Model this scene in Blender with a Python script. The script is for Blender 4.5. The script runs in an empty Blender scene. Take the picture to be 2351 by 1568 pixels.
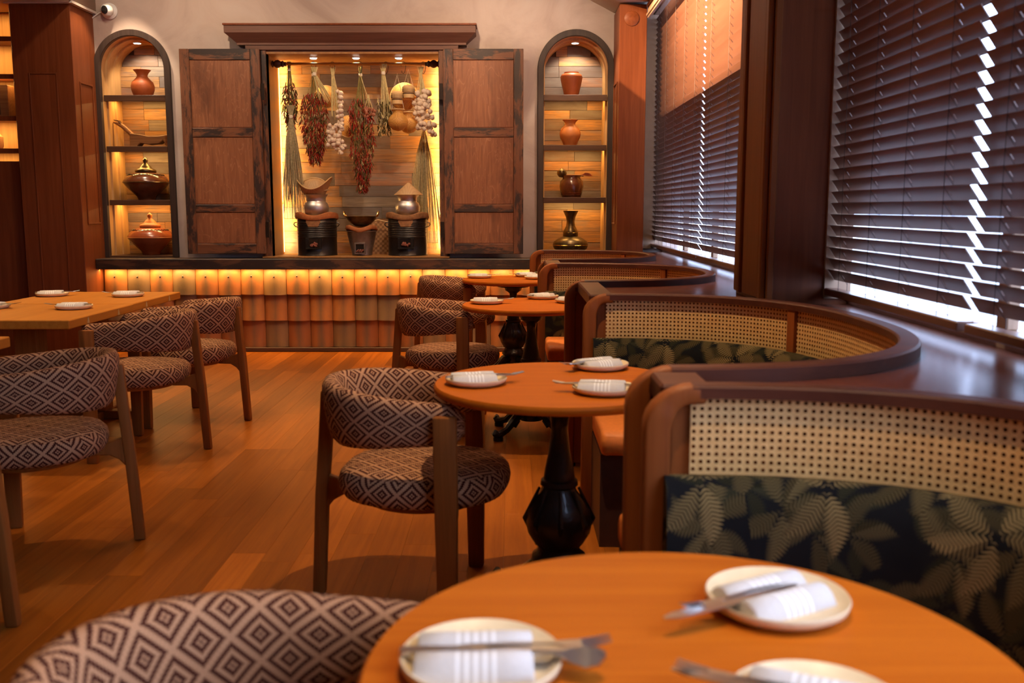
import bpy, bmesh, math, random
from math import sin, cos, pi, radians, sqrt
from mathutils import Vector, Matrix
random.seed(7)
S = bpy.context.scene
COL = S.collection

# ------------------------------------------------------------------ camera, world, lights, exposure
FPX, HC, PITCH = 2200.0, 1.29, math.atan((784 - 478) / 2200.0)
cam_d = bpy.data.cameras.new('camera'); cam = bpy.data.objects.new('camera', cam_d); COL.objects.link(cam)
cam.location = (0, 0, HC); cam.rotation_euler = (pi / 2 - PITCH, 0, 0)
cam_d.sensor_width = 36; cam_d.sensor_fit = 'HORIZONTAL'; cam_d.lens = FPX / 2351 * 36
cam_d.clip_start = .05; cam_d.clip_end = 200
cam_d.dof.use_dof = True; cam_d.dof.focus_distance = 7.6; cam_d.dof.aperture_fstop = 4.0
S.camera = cam
S.view_settings.view_transform = 'Standard'; S.view_settings.look = 'None'
S.view_settings.gamma = 1; S.view_settings.use_curve_mapping = False
S.view_settings.exposure = -.4
S.cycles.max_bounces = 8; S.cycles.diffuse_bounces = 4; S.cycles.glossy_bounces = 4
S.cycles.transparent_max_bounces = 16
S.cycles.caustics_reflective = False; S.cycles.caustics_refractive = False
S.cycles.sample_clamp_indirect = 4
w = bpy.data.worlds.new('sky'); S.world = w; w.use_nodes = True
w.node_tree.nodes['Background'].inputs[0].default_value = (.52, .66, 1.0, 1)
w.node_tree.nodes['Background'].inputs[1].default_value = 11.0

SPOTC = (1, .71, .42)
LEDC = (1, .56, .17)
def lamp(name, typ, loc, energy, color, target=None, size=.03, cone=None, blend=.2, sx=None, sy=None, spread=None):
    d = bpy.data.lights.new(name, typ); o = bpy.data.objects.new(name, d); COL.objects.link(o)
    o.location = loc; d.energy = energy; d.color = color
    if typ == 'SPOT':
        d.shadow_soft_size = size; d.spot_size = radians(cone); d.spot_blend = blend
    elif typ == 'AREA':
        d.shape = 'RECTANGLE'; d.size = sx; d.size_y = sy
        if spread: d.spread = radians(spread)
    else: d.shadow_soft_size = size
    if target is not None:
        v = Vector(target) - Vector(loc)
        o.rotation_euler = v.to_track_quat('-Z', 'Y').to_euler()
    return o
CEIL = 3.5
DOWN = [  # x, y, energy, cone
    (.22, 1.05, 200, 58), (.17, 2.95, 310, 58), (.12, 5.42, 290, 58), (.02, 7.3, 230, 58),
    (-2.55, 5.0, 190, 58), (-2.55, 5.95, 170, 58), (-2.5, 3.55, 75, 56), (-1.1, 7.0, 120, 84),
    (-1.05, 4.6, 45, 70), (-2.9, 7.5, 60, 80),
]
# ------------------------------------------------------------------ mesh builder
class M:
    def __init__(s): s.v = []; s.f = []; s.uv = []; s.has = False
    def add(s, vs, fs, uvs=None):
        b = len(s.v); s.v.extend([tuple(p) for p in vs])
        for i, f in enumerate(fs):
            s.f.append(tuple(b + k for k in f))
            s.uv.append(uvs[i] if uvs else None)
        if uvs: s.has = True
        return s
    def box(s, x0, x1, y0, y1, z0, z1):
        return s.add([(x0,y0,z0),(x1,y0,z0),(x1,y1,z0),(x0,y1,z0),(x0,y0,z1),(x1,y0,z1),(x1,y1,z1),(x0,y1,z1)],
                     [(3,2,1,0),(4,5,6,7),(0,1,5,4),(1,2,6,5),(2,3,7,6),(3,0,4,7)])
    def loft(s, rings, closed=True, cap=True, us=None, vs=None):
        n = len(rings[0]); m = len(rings); V = [p for r in rings for p in r]; F = []; U = []
        for i in range(m - 1):
            for j in range(n if closed else n - 1):
                k = (j + 1) % n
                F.append((i*n+j, i*n+k, (i+1)*n+k, (i+1)*n+j))
                if us is not None:
                    k2 = j + 1
                    U.append(((us[i], vs[j]), (us[i], vs[k2]), (us[i+1], vs[k2]), (us[i+1], vs[j])))
        if cap and closed:
            F.append(tuple(range(n))[::-1]); F.append(tuple((m-1)*n+j for j in range(n)))
            if us is not None:
                for fi in F[-2:]: U.append(tuple((us[0] + .01*q, vs[q % len(vs)]) for q in range(len(fi))))
        return s.add(V, F, U if us is not None else None)
    def lathe(s, prof, n=24, c=(0,0,0), zmod=None, cap=True, sx=1, sy=1):
        rings = []
        for r, z in prof:
            r = max(r, 1e-4)
            rings.append([(c[0]+r*cos(2*pi*j/n)*sx, c[1]+r*sin(2*pi*j/n)*sy, c[2]+z+(zmod(2*pi*j/n, r, z) if zmod else 0)) for j in range(n)])
        return s.loft(rings, True, cap)
    def tube(s, pts, r, n=6, cap=True):
        pts = [Vector(p) for p in pts]; rings = []
        up = None
        for i, p in enumerate(pts):
            t = (pts[min(i+1, len(pts)-1)] - pts[max(i-1, 0)])
            t = t.normalized() if t.length > 1e-9 else Vector((0, 0, 1))
            if up is None:
                up = Vector((0, 0, 1)) if abs(t.z) < .9 else Vector((1, 0, 0))
            a = t.cross(up).normalized(); b = a.cross(t).normalized(); up = b
            rr = r[i] if isinstance(r, (list, tuple)) else r
            rings.append([p + a*(cos(2*pi*j/n)*rr) + b*(sin(2*pi*j/n)*rr) for j in range(n)])
        return s.loft(rings, True, cap)
    def prism(s, poly, axis, a0, a1):
        # poly: 2-D points (CCW); axis 'x': (y,z), 'y': (x,z), 'z': (x,y)
        def P(p, t): return (t, p[0], p[1]) if axis == 'x' else ((p[0], t, p[1]) if axis == 'y' else (p[0], p[1], t))
        n = len(poly); V = [P(p, a0) for p in poly] + [P(p, a1) for p in poly]
        F = [tuple(range(n))[::-1], tuple(range(n, 2*n))] + [(i, (i+1) % n, n+(i+1) % n, n+i) for i in range(n)]
        return s.add(V, F)
    def xf(s, mat):
        s.v = [tuple(mat @ Vector(p)) for p in s.v]; return s
    def build(s, name, m, parent=None, loc=None, rot=None, bevel=0, seg=1, smooth=35):
        me = bpy.data.meshes.new(name); me.from_pydata(s.v, [], s.f)
        if s.has:
            ul = me.uv_layers.new(name='UVMap'); k = 0
            for i, f in enumerate(s.f):
                for q in range(len(f)):
                    ul.data[k].uv = s.uv[i][q] if s.uv[i] else (0, 0); k += 1
        bm = bmesh.new(); bm.from_mesh(me)
        bmesh.ops.recalc_face_normals(bm, faces=bm.faces)
        if bevel:
            ed = [e for e in bm.edges if len(e.link_faces) == 2 and e.calc_face_angle(0) > radians(35)]
            bmesh.ops.bevel(bm, geom=ed, offset=bevel, segments=seg, affect='EDGES', profile=.5, clamp_overlap=True)
        bm.to_mesh(me); bm.free()
        me.shade_smooth()
        if smooth: me.set_sharp_from_angle(angle=radians(smooth))
        me.materials.append(m)
        o = bpy.data.objects.new(name, me); COL.objects.link(o)
        if parent: o.parent = parent
        if loc: o.location = loc
        if rot: o.rotation_euler = rot
        return o
def empty(name, loc=(0,0,0), rz=0, label=None, cat=None, group=None):
    o = bpy.data.objects.new(name, None); COL.objects.link(o); o.location = loc; o.rotation_euler = (0, 0, rz)
    o.empty_display_size = .1
    return tag(o, label, cat, group)
def tag(o, label=None, cat=None, group=None, kind=None):
    if label: o['label'] = label
    if cat: o['category'] = cat
    if group: o['group'] = group
    if kind: o['kind'] = kind
    return o
KIDS = {}
def dup(root, loc, rz=0, label=None, group=None):
    def cp(o, par):
        c = o.copy(); COL.objects.link(c); c.parent = par
        for ch in o.children: cp(ch, c)
        return c
    r = cp(root, None); r.location = loc; r.rotation_euler = (0, 0, rz)
    if label: r['label'] = label
    if group: r['group'] = group
    return r
def at(u, v, Y):
    "point at depth Y that photo pixel (u, v) shows"
    c, s = cos(PITCH), sin(PITCH); x = (u - 1175.5) / FPX; y = -(v - 784) / FPX
    d = (x, c + s*y, -s + c*y); t = Y / d[1]
    return Vector((d[0]*t, Y, HC + d[2]*t))
def onz(u, v, z):
    c, s = cos(PITCH), sin(PITCH); x = (u - 1175.5) / FPX; y = -(v - 784) / FPX
    d = (x, c + s*y, -s + c*y); t = (z - HC) / d[2]
    return Vector((d[0]*t, d[1]*t, z))

# ------------------------------------------------------------------ materials
class NT:
    def __init__(s, name):
        s.m = bpy.data.materials.new(name); s.m.use_nodes = True; s.t = s.m.node_tree
        s.p = s.t.nodes['Principled BSDF']; s.out = s.t.nodes['Material Output']
    def n(s, typ, **k):
        nd = s.t.nodes.new('ShaderNode' + typ)
        for a, b in k.items(): setattr(nd, a, b)
        return nd
    def put(s, sock, val):
        if isinstance(val, bpy.types.NodeSocket): s.t.links.new(val, sock)
        elif val is not None:
            try: sock.default_value = val
            except Exception: sock.default_value = (*val, 1)
    def math(s, op, a, b=None, c=None):
        nd = s.n('Math', operation=op); s.put(nd.inputs[0], a)
        if b is not None: s.put(nd.inputs[1], b)
        if c is not None: s.put(nd.inputs[2], c)
        return nd.outputs[0]
    def vmath(s, op, a, b=None, sc=None):
        nd = s.n('VectorMath', operation=op); s.put(nd.inputs[0], a)
        if b is not None: s.put(nd.inputs[1], b)
        if sc is not None: s.put(nd.inputs['Scale'], sc)
        return nd.outputs[0]
    def noise(s, vec, scale=1, detail=4, rough=.55, dist=0):
        nd = s.n('TexNoise'); s.put(nd.inputs['Vector'], vec); nd.inputs['Scale'].default_value = scale
        nd.inputs['Detail'].default_value = detail; nd.inputs['Roughness'].default_value = rough
        nd.inputs['Distortion'].default_value = dist
        return nd.outputs['Fac']
    def ramp(s, fac, stops, interp='LINEAR'):
        nd = s.n('ValToRGB'); s.put(nd.inputs[0], fac); cr = nd.color_ramp; cr.interpolation = interp
        while len(cr.elements) < len(stops): cr.elements.new(.5)
        for e, (p, c) in zip(cr.elements, stops): e.position = p; e.color = (*c, 1)
        return nd.outputs[0]
    def mix(s, fac, a, b, blend='MIX'):
        nd = s.n('Mix', data_type='RGBA', blend_type=blend); s.put(nd.inputs[0], fac)
        for q, val in ((6, a), (7, b)):
            s.put(nd.inputs[q], val if isinstance(val, bpy.types.NodeSocket) else (*val, 1))
        return nd.outputs[2]
    def coords(s, scale=(1,1,1), rnd=True, kind='Object'):
        tc = s.n('TexCoord').outputs[kind]
        if rnd:
            oi = s.n('ObjectInfo').outputs['Random']
            cv = s.n('CombineXYZ'); r = s.math('MULTIPLY', oi, 47.0)
            for q in range(3): s.put(cv.inputs[q], r)
            tc = s.vmath('ADD', tc, cv.outputs[0])
        return s.vmath('MULTIPLY', tc, scale)
    def bump(s, h, strength=.2, dist=.01):
        nd = s.n('Bump'); s.put(nd.inputs['Height'], h); nd.inputs['Strength'].default_value = strength
        nd.inputs['Distance'].default_value = dist; s.t.links.new(nd.outputs[0], s.p.inputs['Normal'])
    def col(s, c): s.put(s.p.inputs['Base Color'], c if isinstance(c, bpy.types.NodeSocket) else (*c, 1))
    def fin(s, rough=.5, metal=0, spec=.5, coat=0):
        s.put(s.p.inputs['Roughness'], rough); s.p.inputs['Metallic'].default_value = metal
        s.p.inputs['Specular IOR Level'].default_value = spec; s.p.inputs['Coat Weight'].default_value = coat
        return s.m
def plain(name, c, rough=.5, metal=0, spec=.5, noise=0, nscale=30, coat=0, bump=0):
    t = NT(name)
    if noise:
        f = t.noise(t.coords(), nscale, 4)
        t.col(t.ramp(f, [(.3, tuple(x*(1-noise) for x in c)), (.7, tuple(min(1, x*(1+noise)) for x in c))]))
        if bump: t.bump(f, bump, .004)
    else: t.col(c)
    return t.fin(rough, metal, spec, coat)
def emit(name, c, s):
    t = NT(name); t.col((0, 0, 0)); t.p.inputs['Emission Color'].default_value = (*c, 1); t.p.inputs['Emission Strength'].default_value = s
    return t.fin(.5)
AX = {'x': (1.6, 38, 38), 'y': (38, 1.6, 38), 'z': (38, 38, 1.6)}
def wood(name, ca, cb, axis='z', k=1, rough=.4, var=.35, bump=.08, coat=0, spec=.3):
    t = NT(name); co = t.coords(tuple(q*k for q in AX[axis]))
    f = t.noise(co, 1, 6, .6, .7); g = t.noise(co, 6, 3, .6)
    f = t.math('ADD', t.math('MULTIPLY', f, .8), t.math('MULTIPLY', g, .2))
    c = t.ramp(f, [(.32, ca), (.68, cb)])
    hs = t.n('HueSaturation'); t.put(hs.inputs['Color'], c)
    oi = t.n('ObjectInfo').outputs['Random']
    t.put(hs.inputs['Value'], t.math('ADD', t.math('MULTIPLY', oi, var), 1 - var/2))
    t.col(hs.outputs[0]); t.bump(g, bump, .003)
    return t.fin(rough, 0, spec, coat)
def worn(name, ca, cb, dark, axis, thr=.5, rough=.55):
    t = NT(name); co = t.coords(AX[axis]); f = t.noise(co, 1, 6, .6, .7)
    c = t.ramp(f, [(.3, ca), (.7, cb)])
    pc = t.coords({'x': (3, 12, 12), 'y': (12, 3, 12), 'z': (12, 12, 3)}[axis])
    pf = t.noise(pc, 1.0, 7, .7, .4)
    m = t.ramp(pf, [(thr-.04, (1, 1, 1)), (thr+.05, (0, 0, 0))])
    t.col(t.mix(m, c, dark)); t.bump(f, .15, .003)
    return t.fin(rough)

Mt = {}
Mt['plaster'] = None
t = NT('plaster'); f = t.noise(t.coords(rnd=False), 1.6, 6, .6, 1.2)
t.col(t.ramp(f, [(.3, (.42, .32, .27)), (.55, (.53, .425, .365)), (.75, (.56, .475, .42))])); t.bump(f, .1, .01); Mt['plaster'] = t.fin(.75, 0, .2)
Mt['ceiling'] = plain('ceiling_paint', (.62, .54, .46), .8, 0, .2, .06, 2)
Mt['floor'] = wood('floor_boards', (.225, .058, .006), (.35, .10, .010), 'y', .8, .36, .6, .015, 0, .10)
Mt['floor_sub'] = plain('floor_base', (.05, .02, .008), .8)
Mt['pillar'] = wood('pillar_veneer', (.145, .036, .010), (.215, .058, .018), 'z', .8, .42, .1, .03, 0, .2)
Mt['pillar2'] = wood('pillar_moulding_wood', (.19, .055, .012), (.26, .08, .018), 'z', .8, .42, .15, .03, 0, .2)
Mt['dark'] = worn('dark_stained_beam', (.055, .024, .012), (.11, .048, .022), (.018, .010, .008), 'x', .52)
Mt['dark_z'] = worn('dark_stained_frame', (.13, .045, .018), (.21, .078, .03), (.026, .013, .009), 'z', .47)
Mt['dark_x'] = worn('dark_stained_rail', (.13, .045, .018), (.21, .078, .03), (.026, .013, .009), 'x', .49)
Mt['cornice'] = wood('cornice_wood', (.10, .042, .026), (.165, .075, .048), 'x', 1, .55, .2)
Mt['frame_arch'] = wood('arch_frame_wood', (.028, .017, .013), (.055, .034, .026), 'z', .7, .55, .1)
Mt['lining'] = wood('niche_lining', (.42, .22, .075), (.58, .34, .13), 'z', .8, .5, .1)
Mt['shelf'] = wood('niche_shelf', (.055, .025, .013), (.1, .045, .022), 'x', 1, .5, .1)
Mt['cab_in'] = wood('cabinet_lining', (.24, .1, .03), (.36, .17, .055), 'z', .7, .5, .1)
# figured door panel
t = NT('door_panel_veneer'); co = t.coords((5, 5, 1.1)); wv = t.noise(co, 1.2, 3, .5, 1.6)
sw = t.math('FRACT', t.math('MULTIPLY', wv, 9)); fine = t.noise(t.coords((50, 50, 3)), 1, 4)
blot = t.noise(t.coords((6, 6, 2)), 1, 5, .6)
c1 = t.ramp(fine, [(.3, (.19, .066, .026)), (.7, (.30, .115, .047))])
c2 = t.mix(t.ramp(sw, [(.82, (0, 0, 0)), (.97, (.38,)*3)]), c1, (.45, .20, .1))
t.col(t.mix(t.ramp(blot, [(.33, (.55,)*3), (.48, (0, 0, 0))]), c2, (.085, .03, .014))); t.bump(fine, .1, .003)
Mt['panel'] = t.fin(.5)
# reclaimed planks
t = NT('reclaimed_planks'); oi = t.n('ObjectInfo').outputs['Random']
base = t.ramp(oi, [(0, (.44, .19, .05)), (.18, (.15, .11, .09)), (.30, (.38, .18, .065)), (.46, (.26, .20, .14)), (.56, (.50, .24, .065)), (.74, (.13, .10, .085)), (.84, (.36, .16, .075)), (.93, (.2, .115, .07))], 'CONSTANT')
f = t.noise(t.coords((3, 60, 60)), 1, 6, .65, .9); st = t.noise(t.coords((2.4, 8, 8)), 1.5, 5, .6, .6)
c = t.mix(t.ramp(f, [(.35, (.75,)*3), (.65, (0, 0, 0))]), base, (.1, .06, .04))
c = t.mix(t.ramp(st, [(.45, (0, 0, 0)), (.68, (.55,)*3)]), c, (.2, .17, .15))
t.col(c); t.bump(f, .25, .004); Mt['plank'] = t.fin(.6)
# terracotta roof tiles
t = NT('terracotta'); oi = t.n('ObjectInfo').outputs['Random']
base = t.ramp(oi, [(0, (.34, .11, .025)), (.25, (.27, .08, .018)), (.45, (.22, .115, .045)), (.6, (.36, .125, .028)), (.78, (.17, .10, .048)), (.9, (.30, .09, .02))], 'CONSTANT')
f = t.noise(t.coords((9, 9, 3)), 1, 5, .6, .5); g = t.noise(t.coords(), 60, 3)
sepx = t.n('SeparateXYZ'); t.put(sepx.inputs[0], t.n('TexCoord').outputs['Object'])
mid = t.math('ABSOLUTE', sepx.outputs[0]); md = t.math('ADD', t.math('MULTIPLY', mid, 9), t.math('MULTIPLY', f, .9))
c = t.mix(t.ramp(md, [(.42, (.8,)*3), (.88, (0, 0, 0))]), base, (.10, .065, .038))
t.col(t.mix(t.ramp(g, [(.4, (0, 0, 0)), (.75, (.25,)*3)]), c, (.2, .1, .05))); t.bump(g, .2, .004); Mt['tile'] = t.fin(.6)
Mt['booth'] = wood('booth_bentwood', (.165, .042, .010), (.25, .072, .017), 'z', .5, .42, .1, .02, 0, .1)
Mt['rail'] = wood('booth_rail_wood', (.050, .014, .008), (.085, .025, .012), 'x', .5, .42, .1, 0, 0, .15)
Mt['ledge'] = wood('ledge_wood', (.075, .019, .010), (.12, .032, .015), 'y', .5, .24, .1, 0, 0, .34)
Mt['orange'] = plain('orange_leather', (.74, .215, .042), .5, 0, .25, .08, 60, 0, .1)
Mt['darkwood'] = plain('dark_plinth', (.06, .02, .01), .5, 0, .4, .2, 20)
Mt['table'] = wood('table_veneer', (.41, .090, .005), (.54, .137, .009), 'x', .7, .48, .1, .02, 0, .07)
Mt['sqtable'] = wood('square_table_wood', (.42, .14, .016), (.56, .205, .028), 'y', .6, .5, .15, .02, 0, .08)
Mt['inlay'] = plain('pale_inlay', (.6, .36, .13), .5)
Mt['leg'] = wood('chair_leg_wood', (.20, .062, .013), (.30, .10, .022), 'z', 1, .5, .15, .03, 0, .08)
Mt['iron'] = plain('black_cast_iron', (.012, .010, .010), .38, .3, .5, .3, 90, .2, .4)
# cane with real see-through holes
t = NT('woven_cane'); uv = t.n('TexCoord').outputs['UV']; sp = t.n('SeparateXYZ'); t.put(sp.inputs[0], uv)
PITCHC = .0156
fu = t.math('ABSOLUTE', t.math('SUBTRACT', t.math('FRACT', t.math('DIVIDE', sp.outputs[0], PITCHC)), .5))
fv = t.math('ABSOLUTE', t.math('SUBTRACT', t.math('FRACT', t.math('DIVIDE', sp.outputs[1], PITCHC)), .5))
mx = t.math('ADD', t.math('MULTIPLY', t.math('MAXIMUM', fu, fv), .75), t.math('MULTIPLY', t.math('ADD', fu, fv), .25))
hole = t.math('LESS_THAN', mx, .25)
nz = t.noise(t.coords((60, 60, 60)), 1, 3)
t.col(t.ramp(nz, [(.3, (.58, .33, .115)), (.7, (.70, .43, .165))])); t.put(t.p.inputs['Alpha'], t.math('SUBTRACT', 1.0, hole)); t.bump(mx, .3, .004)
Mt['cane'] = t.fin(.5)
# ikat chair fabric
t = NT('diamond_woven_fabric'); uv = t.n('TexCoord').outputs['UV']; sp = t.n('SeparateXYZ'); t.put(sp.inputs[0], uv)
PER = .098
def q_(s_):
    a = t.math('DIVIDE', s_, PER); a = t.math('DIVIDE', t.math('FLOOR', t.math('MULTIPLY', a, 18)), 18)
    return t.math('MULTIPLY', t.math('ABSOLUTE', t.math('SUBTRACT', t.math('FRACT', a), .5)), 2)
a_, b_ = q_(sp.outputs[0]), q_(sp.outputs[1])
dd = t.math('ABSOLUTE', t.math('SUBTRACT', t.math('ADD', a_, b_), 1.0))
pat = t.ramp(dd, [(0, (1,)*3), (.17, (0,)*3), (.38, (1,)*3), (.60, (0,)*3), (.80, (1,)*3), (.95, (0,)*3)], 'CONSTANT')
th = t.noise(t.vmath('MULTIPLY', uv, (500, 500, 1)), 1, 2)
c = t.mix(pat, (.042, .007, .005), (.50, .26, .135)); c = t.mix(t.ramp(th, [(.35, (.25,)*3), (.65, (0,)*3)]), c, (.09, .035, .02))
t.col(c); t.bump(th, .3, .002); Mt['fabric'] = t.fin(.85, 0, .05)
# palm print
t = NT('palm_print_fabric'); uv = t.n('TexCoord').outputs['UV']
cur = t.mix(t.noise(t.vmath('MULTIPLY', uv, (9, 9, 1)), 1, 3), (.004, .004, .006), (.009, .009, .009))
for k, (sc, off, cl) in enumerate([(5.4, 3.1, (.036, .034, .018)), (4.8, 9.7, (.075, .058, .026)), (4.3, 17.3, (.115, .086, .036)), (3.8, 29.9, (.21, .15, .062))]):
    p = t.vmath('ADD', t.vmath('SCALE', uv, sc=sc), (off, off*1.7, 0))
    vo = t.n('TexVoronoi', voronoi_dimensions='2D', feature='F1'); t.put(vo.inputs['Vector'], p); vo.inputs['Scale'].default_value = 1
    vo.inputs['Randomness'].default_value = .75
    loc = t.vmath('SUBTRACT', p, vo.outputs['Position']); cs = t.n('SeparateColor'); t.put(cs.inputs[0], vo.outputs['Color'])
    vr = t.n('VectorRotate', rotation_type='Z_AXIS'); t.put(vr.inputs['Vector'], loc)
    t.put(vr.inputs['Angle'], t.math('MULTIPLY', cs.outputs[0], 6.283))
    s2 = t.n('SeparateXYZ'); t.put(s2.inputs[0], vr.outputs[0]); px0, py0 = s2.outputs[0], s2.outputs[1]
    NF = 7.0
    th_ = t.math('ADD', t.math('MULTIPLY', t.math('ARCTAN2', py0, px0), NF/6.2832), 20.0)
    rr_ = t.math('SQRT', t.math('ADD', t.math('MULTIPLY', px0, px0), t.math('MULTIPLY', py0, py0)))
    # fronds droop: shift the angle with the radius
    th_ = t.math('ADD', th_, t.math('MULTIPLY', t.math('MULTIPLY', rr_, rr_), 1.3))
    phi = t.math('MULTIPLY', t.math('SUBTRACT', t.math('FRACT', th_), .5), 6.2832/NF)
    fl = t.math('FRACT', t.math('MULTIPLY', t.math('FLOOR', th_), .377))     # tone of each frond
    ay = t.math('ABSOLUTE', t.math('MULTIPLY', rr_, t.math('SINE', phi)))
    X = t.math('SUBTRACT', t.math('MULTIPLY', rr_, t.math('COSINE', phi)), .27)
    lf = t.math('FRACT', t.math('MULTIPLY', t.math('SUBTRACT', X, t.math('MULTIPLY', ay, .55)), 32))
    wd = t.math('SUBTRACT', .112, t.math('MULTIPLY', t.math('MULTIPLY', X, X), 1.75))
    edge = t.math('SUBTRACT', wd, t.math('MULTIPLY', t.math('ABSOLUTE', t.math('SUBTRACT', lf, .5)), .11))
    msk = t.math('LESS_THAN', ay, edge)
    msk = t.math('MULTIPLY', msk, t.math('LESS_THAN', fl, .75))
    sh = t.math('ADD', .22, t.math('MULTIPLY', t.math('GREATER_THAN', lf, .42), .78))
    sh = t.math('MULTIPLY', sh, t.math('ADD', .5, t.math('MULTIPLY', fl, .8)))
    lc = t.vmath('SCALE', (cl[0], cl[1], cl[2]), sc=sh)
    cur = t.mix(msk, cur, lc)
t.col(cur); Mt['palm'] = t.fin(.85, 0, .08)
# blinds and window
Mt['slat'] = wood('blind_slat_wood', (.13, .055, .035), (.17, .075, .05), 'y', .6, .32, .12, .02, 0, .5)
Mt['cord'] = plain('blind_cord', (.06, .04, .035), .7)
t = NT('window_glass'); tr = t.n('BsdfTransparent'); gl = t.n('BsdfGlossy'); gl.inputs['Roughness'].default_value = .02
mxn = t.n('MixShader'); mxn.inputs[0].default_value = .07; t.t.links.new(tr.outputs[0], mxn.inputs[1]); t.t.links.new(gl.outputs[0], mxn.inputs[2])
t.t.links.new(mxn.outputs[0], t.out.inputs[0]); Mt['glass'] = t.m
Mt['trim'] = plain('pale_window_trim', (.36, .23, .15), .6, 0, .3, .1, 10)
Mt['white'] = plain('white_plastic', (.75, .72, .68), .4)
Mt['black'] = plain('black_gloss', (.012, .010, .010), .2)
Mt['pave'] = plain('outside_paving', (.5, .5, .5), .9, 0, .2, .15, 3)
Mt['led'] = emit('led_warm', (1, .62, .25), 14)
Mt['bulb'] = emit('lamp_disc', (1, .86, .70), 30)
Mt['ledcool'] = emit('led_valance', (1, .88, .72), 9)
# shelf ware
Mt['terra'] = plain('terracotta_vase', (.36, .085, .022), .5, 0, .35, .08, 25)
Mt['terra2'] = plain('terracotta_bright', (.52, .17, .04), .5, 0, .35, .08, 25)
Mt['brownpot'] = plain('dark_glazed_clay', (.12, .035, .012), .2, 0, .5, .25, 15, .4)
Mt['redpot'] = plain('red_glazed_clay', (.34, .075, .02), .25, 0, .5, .15, 15, .3)
Mt['bronze'] = plain('aged_bronze', (.12, .08, .033), .33, .75, .5, .4, 30, 0, .2)
Mt['brass'] = plain('polished_brass', (.8, .48, .14), .22, 1)
Mt['carved'] = wood('carved_wood', (.2, .085, .03), (.36, .17, .06), 'x', 1, .45, .1)
Mt['alu'] = plain('aluminium', (.66, .61, .57), .42, 1)
Mt['tin'] = plain('black_tin', (.022, .018, .017), .3, .5, .5, .3, 40, 0, .1)
Mt['zinc'] = plain('zinc_bucket', (.30, .24, .21), .38, .8, .5, .2, 25)
Mt['clay'] = plain('stove_clay', (.42, .14, .045), .7, 0, .3, .2, 30, 0, .2)
Mt['claydk'] = plain('stove_clay_browned', (.26, .12, .05), .7, 0, .3, .3, 30, 0, .2)
Mt['ash'] = plain('firebox_ash', (.2, .07, .05), .9, 0, .1, .5, 80)
def woven(name, ca, cb, k=120):
    t = NT(name); ck = t.n('TexChecker'); t.put(ck.inputs['Vector'], t.coords((1, 1, 1), False)); ck.inputs['Scale'].default_value = k
    ck.inputs[1].default_value = (*ca, 1); ck.inputs[2].default_value = (*cb, 1); t.col(ck.outputs[0]); t.bump(ck.outputs[1], .3, .003)
    return t.fin(.6)
Mt['bamboo'] = woven('bamboo_weave', (.55, .30, .12), (.40, .20, .075))
Mt['bamboo_pale'] = woven('bamboo_weave_pale', (.62, .40, .2), (.5, .3, .14))
Mt['bamboo_rim'] = plain('bamboo_rim', (.66, .42, .18), .45)
Mt['amber'] = woven('amber_weave', (.60, .29, .06), (.47, .21, .04), 90)
Mt['herring'] = woven('herringbone_weave', (.42, .2, .07), (.2, .085, .03), 45)
Mt['straw'] = plain('dry_straw', (.62, .50, .24), .7, 0, .3, .2, 50)
Mt['stem'] = plain('dry_green_stem', (.26, .21, .07), .7, 0, .3, .3, 50)
Mt['grass'] = plain('dry_grass', (.46, .38, .21), .7, 0, .3, .3, 60)
Mt['chili'] = plain('dried_chili', (.24, .016, .005), .4, 0, .4, .6, 60)
Mt['leafdry'] = plain('dry_leaf', (.085, .06, .018), .8, 0, .2, .4, 60)
Mt['garlic'] = plain('garlic_skin', (.68, .52, .38), .5, 0, .4, .15, 60)
Mt['shallot'] = plain('shallot_skin', (.36, .13, .07), .45, 0, .4, .2, 60)
Mt['twine'] = plain('twine', (.7, .6, .45), .8)
Mt['hook'] = plain('black_hook', (.03, .02, .015), .4, .6)
Mt['rodm'] = plain('rod_bronze', (.62, .36, .12), .28, .9)
# tableware
Mt['plate'] = plain('cream_stoneware', (.82, .64, .38), .35, 0, .4, .06, 40, 0)
t = NT('striped_linen'); sp = t.n('SeparateXYZ'); t.put(sp.inputs[0], t.n('TexCoord').outputs['Object'])
sx_ = t.math('ABSOLUTE', sp.outputs[0])
st = t.ramp(t.math('FRACT', t.math('MULTIPLY', sp.outputs[0], 95)), [(.0, (1,)*3), (.35, (0,)*3)], 'CONSTANT')
st = t.math('MULTIPLY', st, t.math('LESS_THAN', sx_, .026)); wv = t.noise(t.coords((420, 420, 420)), 1, 2)
t.col(t.mix(st, t.ramp(wv, [(.3, (.60, .555, .51)), (.7, (.68, .635, .59))]), (.9, .88, .85))); t.bump(wv, .3, .001); Mt['linen'] = t.fin(.85, 0, .2)
Mt['steel'] = plain('cutlery_steel', (.50, .48, .46), .28, 1)

# ------------------------------------------------------------------ room shell
YW = 8.75                          # face of back wall
XW = 1.30                          # inner face of window wall
NICHE_L, NICHE_R, CABX = -3.365, .567, -1.40
AR_I, AR_B = .285, .055            # inner half width of arch, frame band
SHELFZ = .862
ZSPR = 2.795 - AR_I                # spring line of arches
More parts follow.
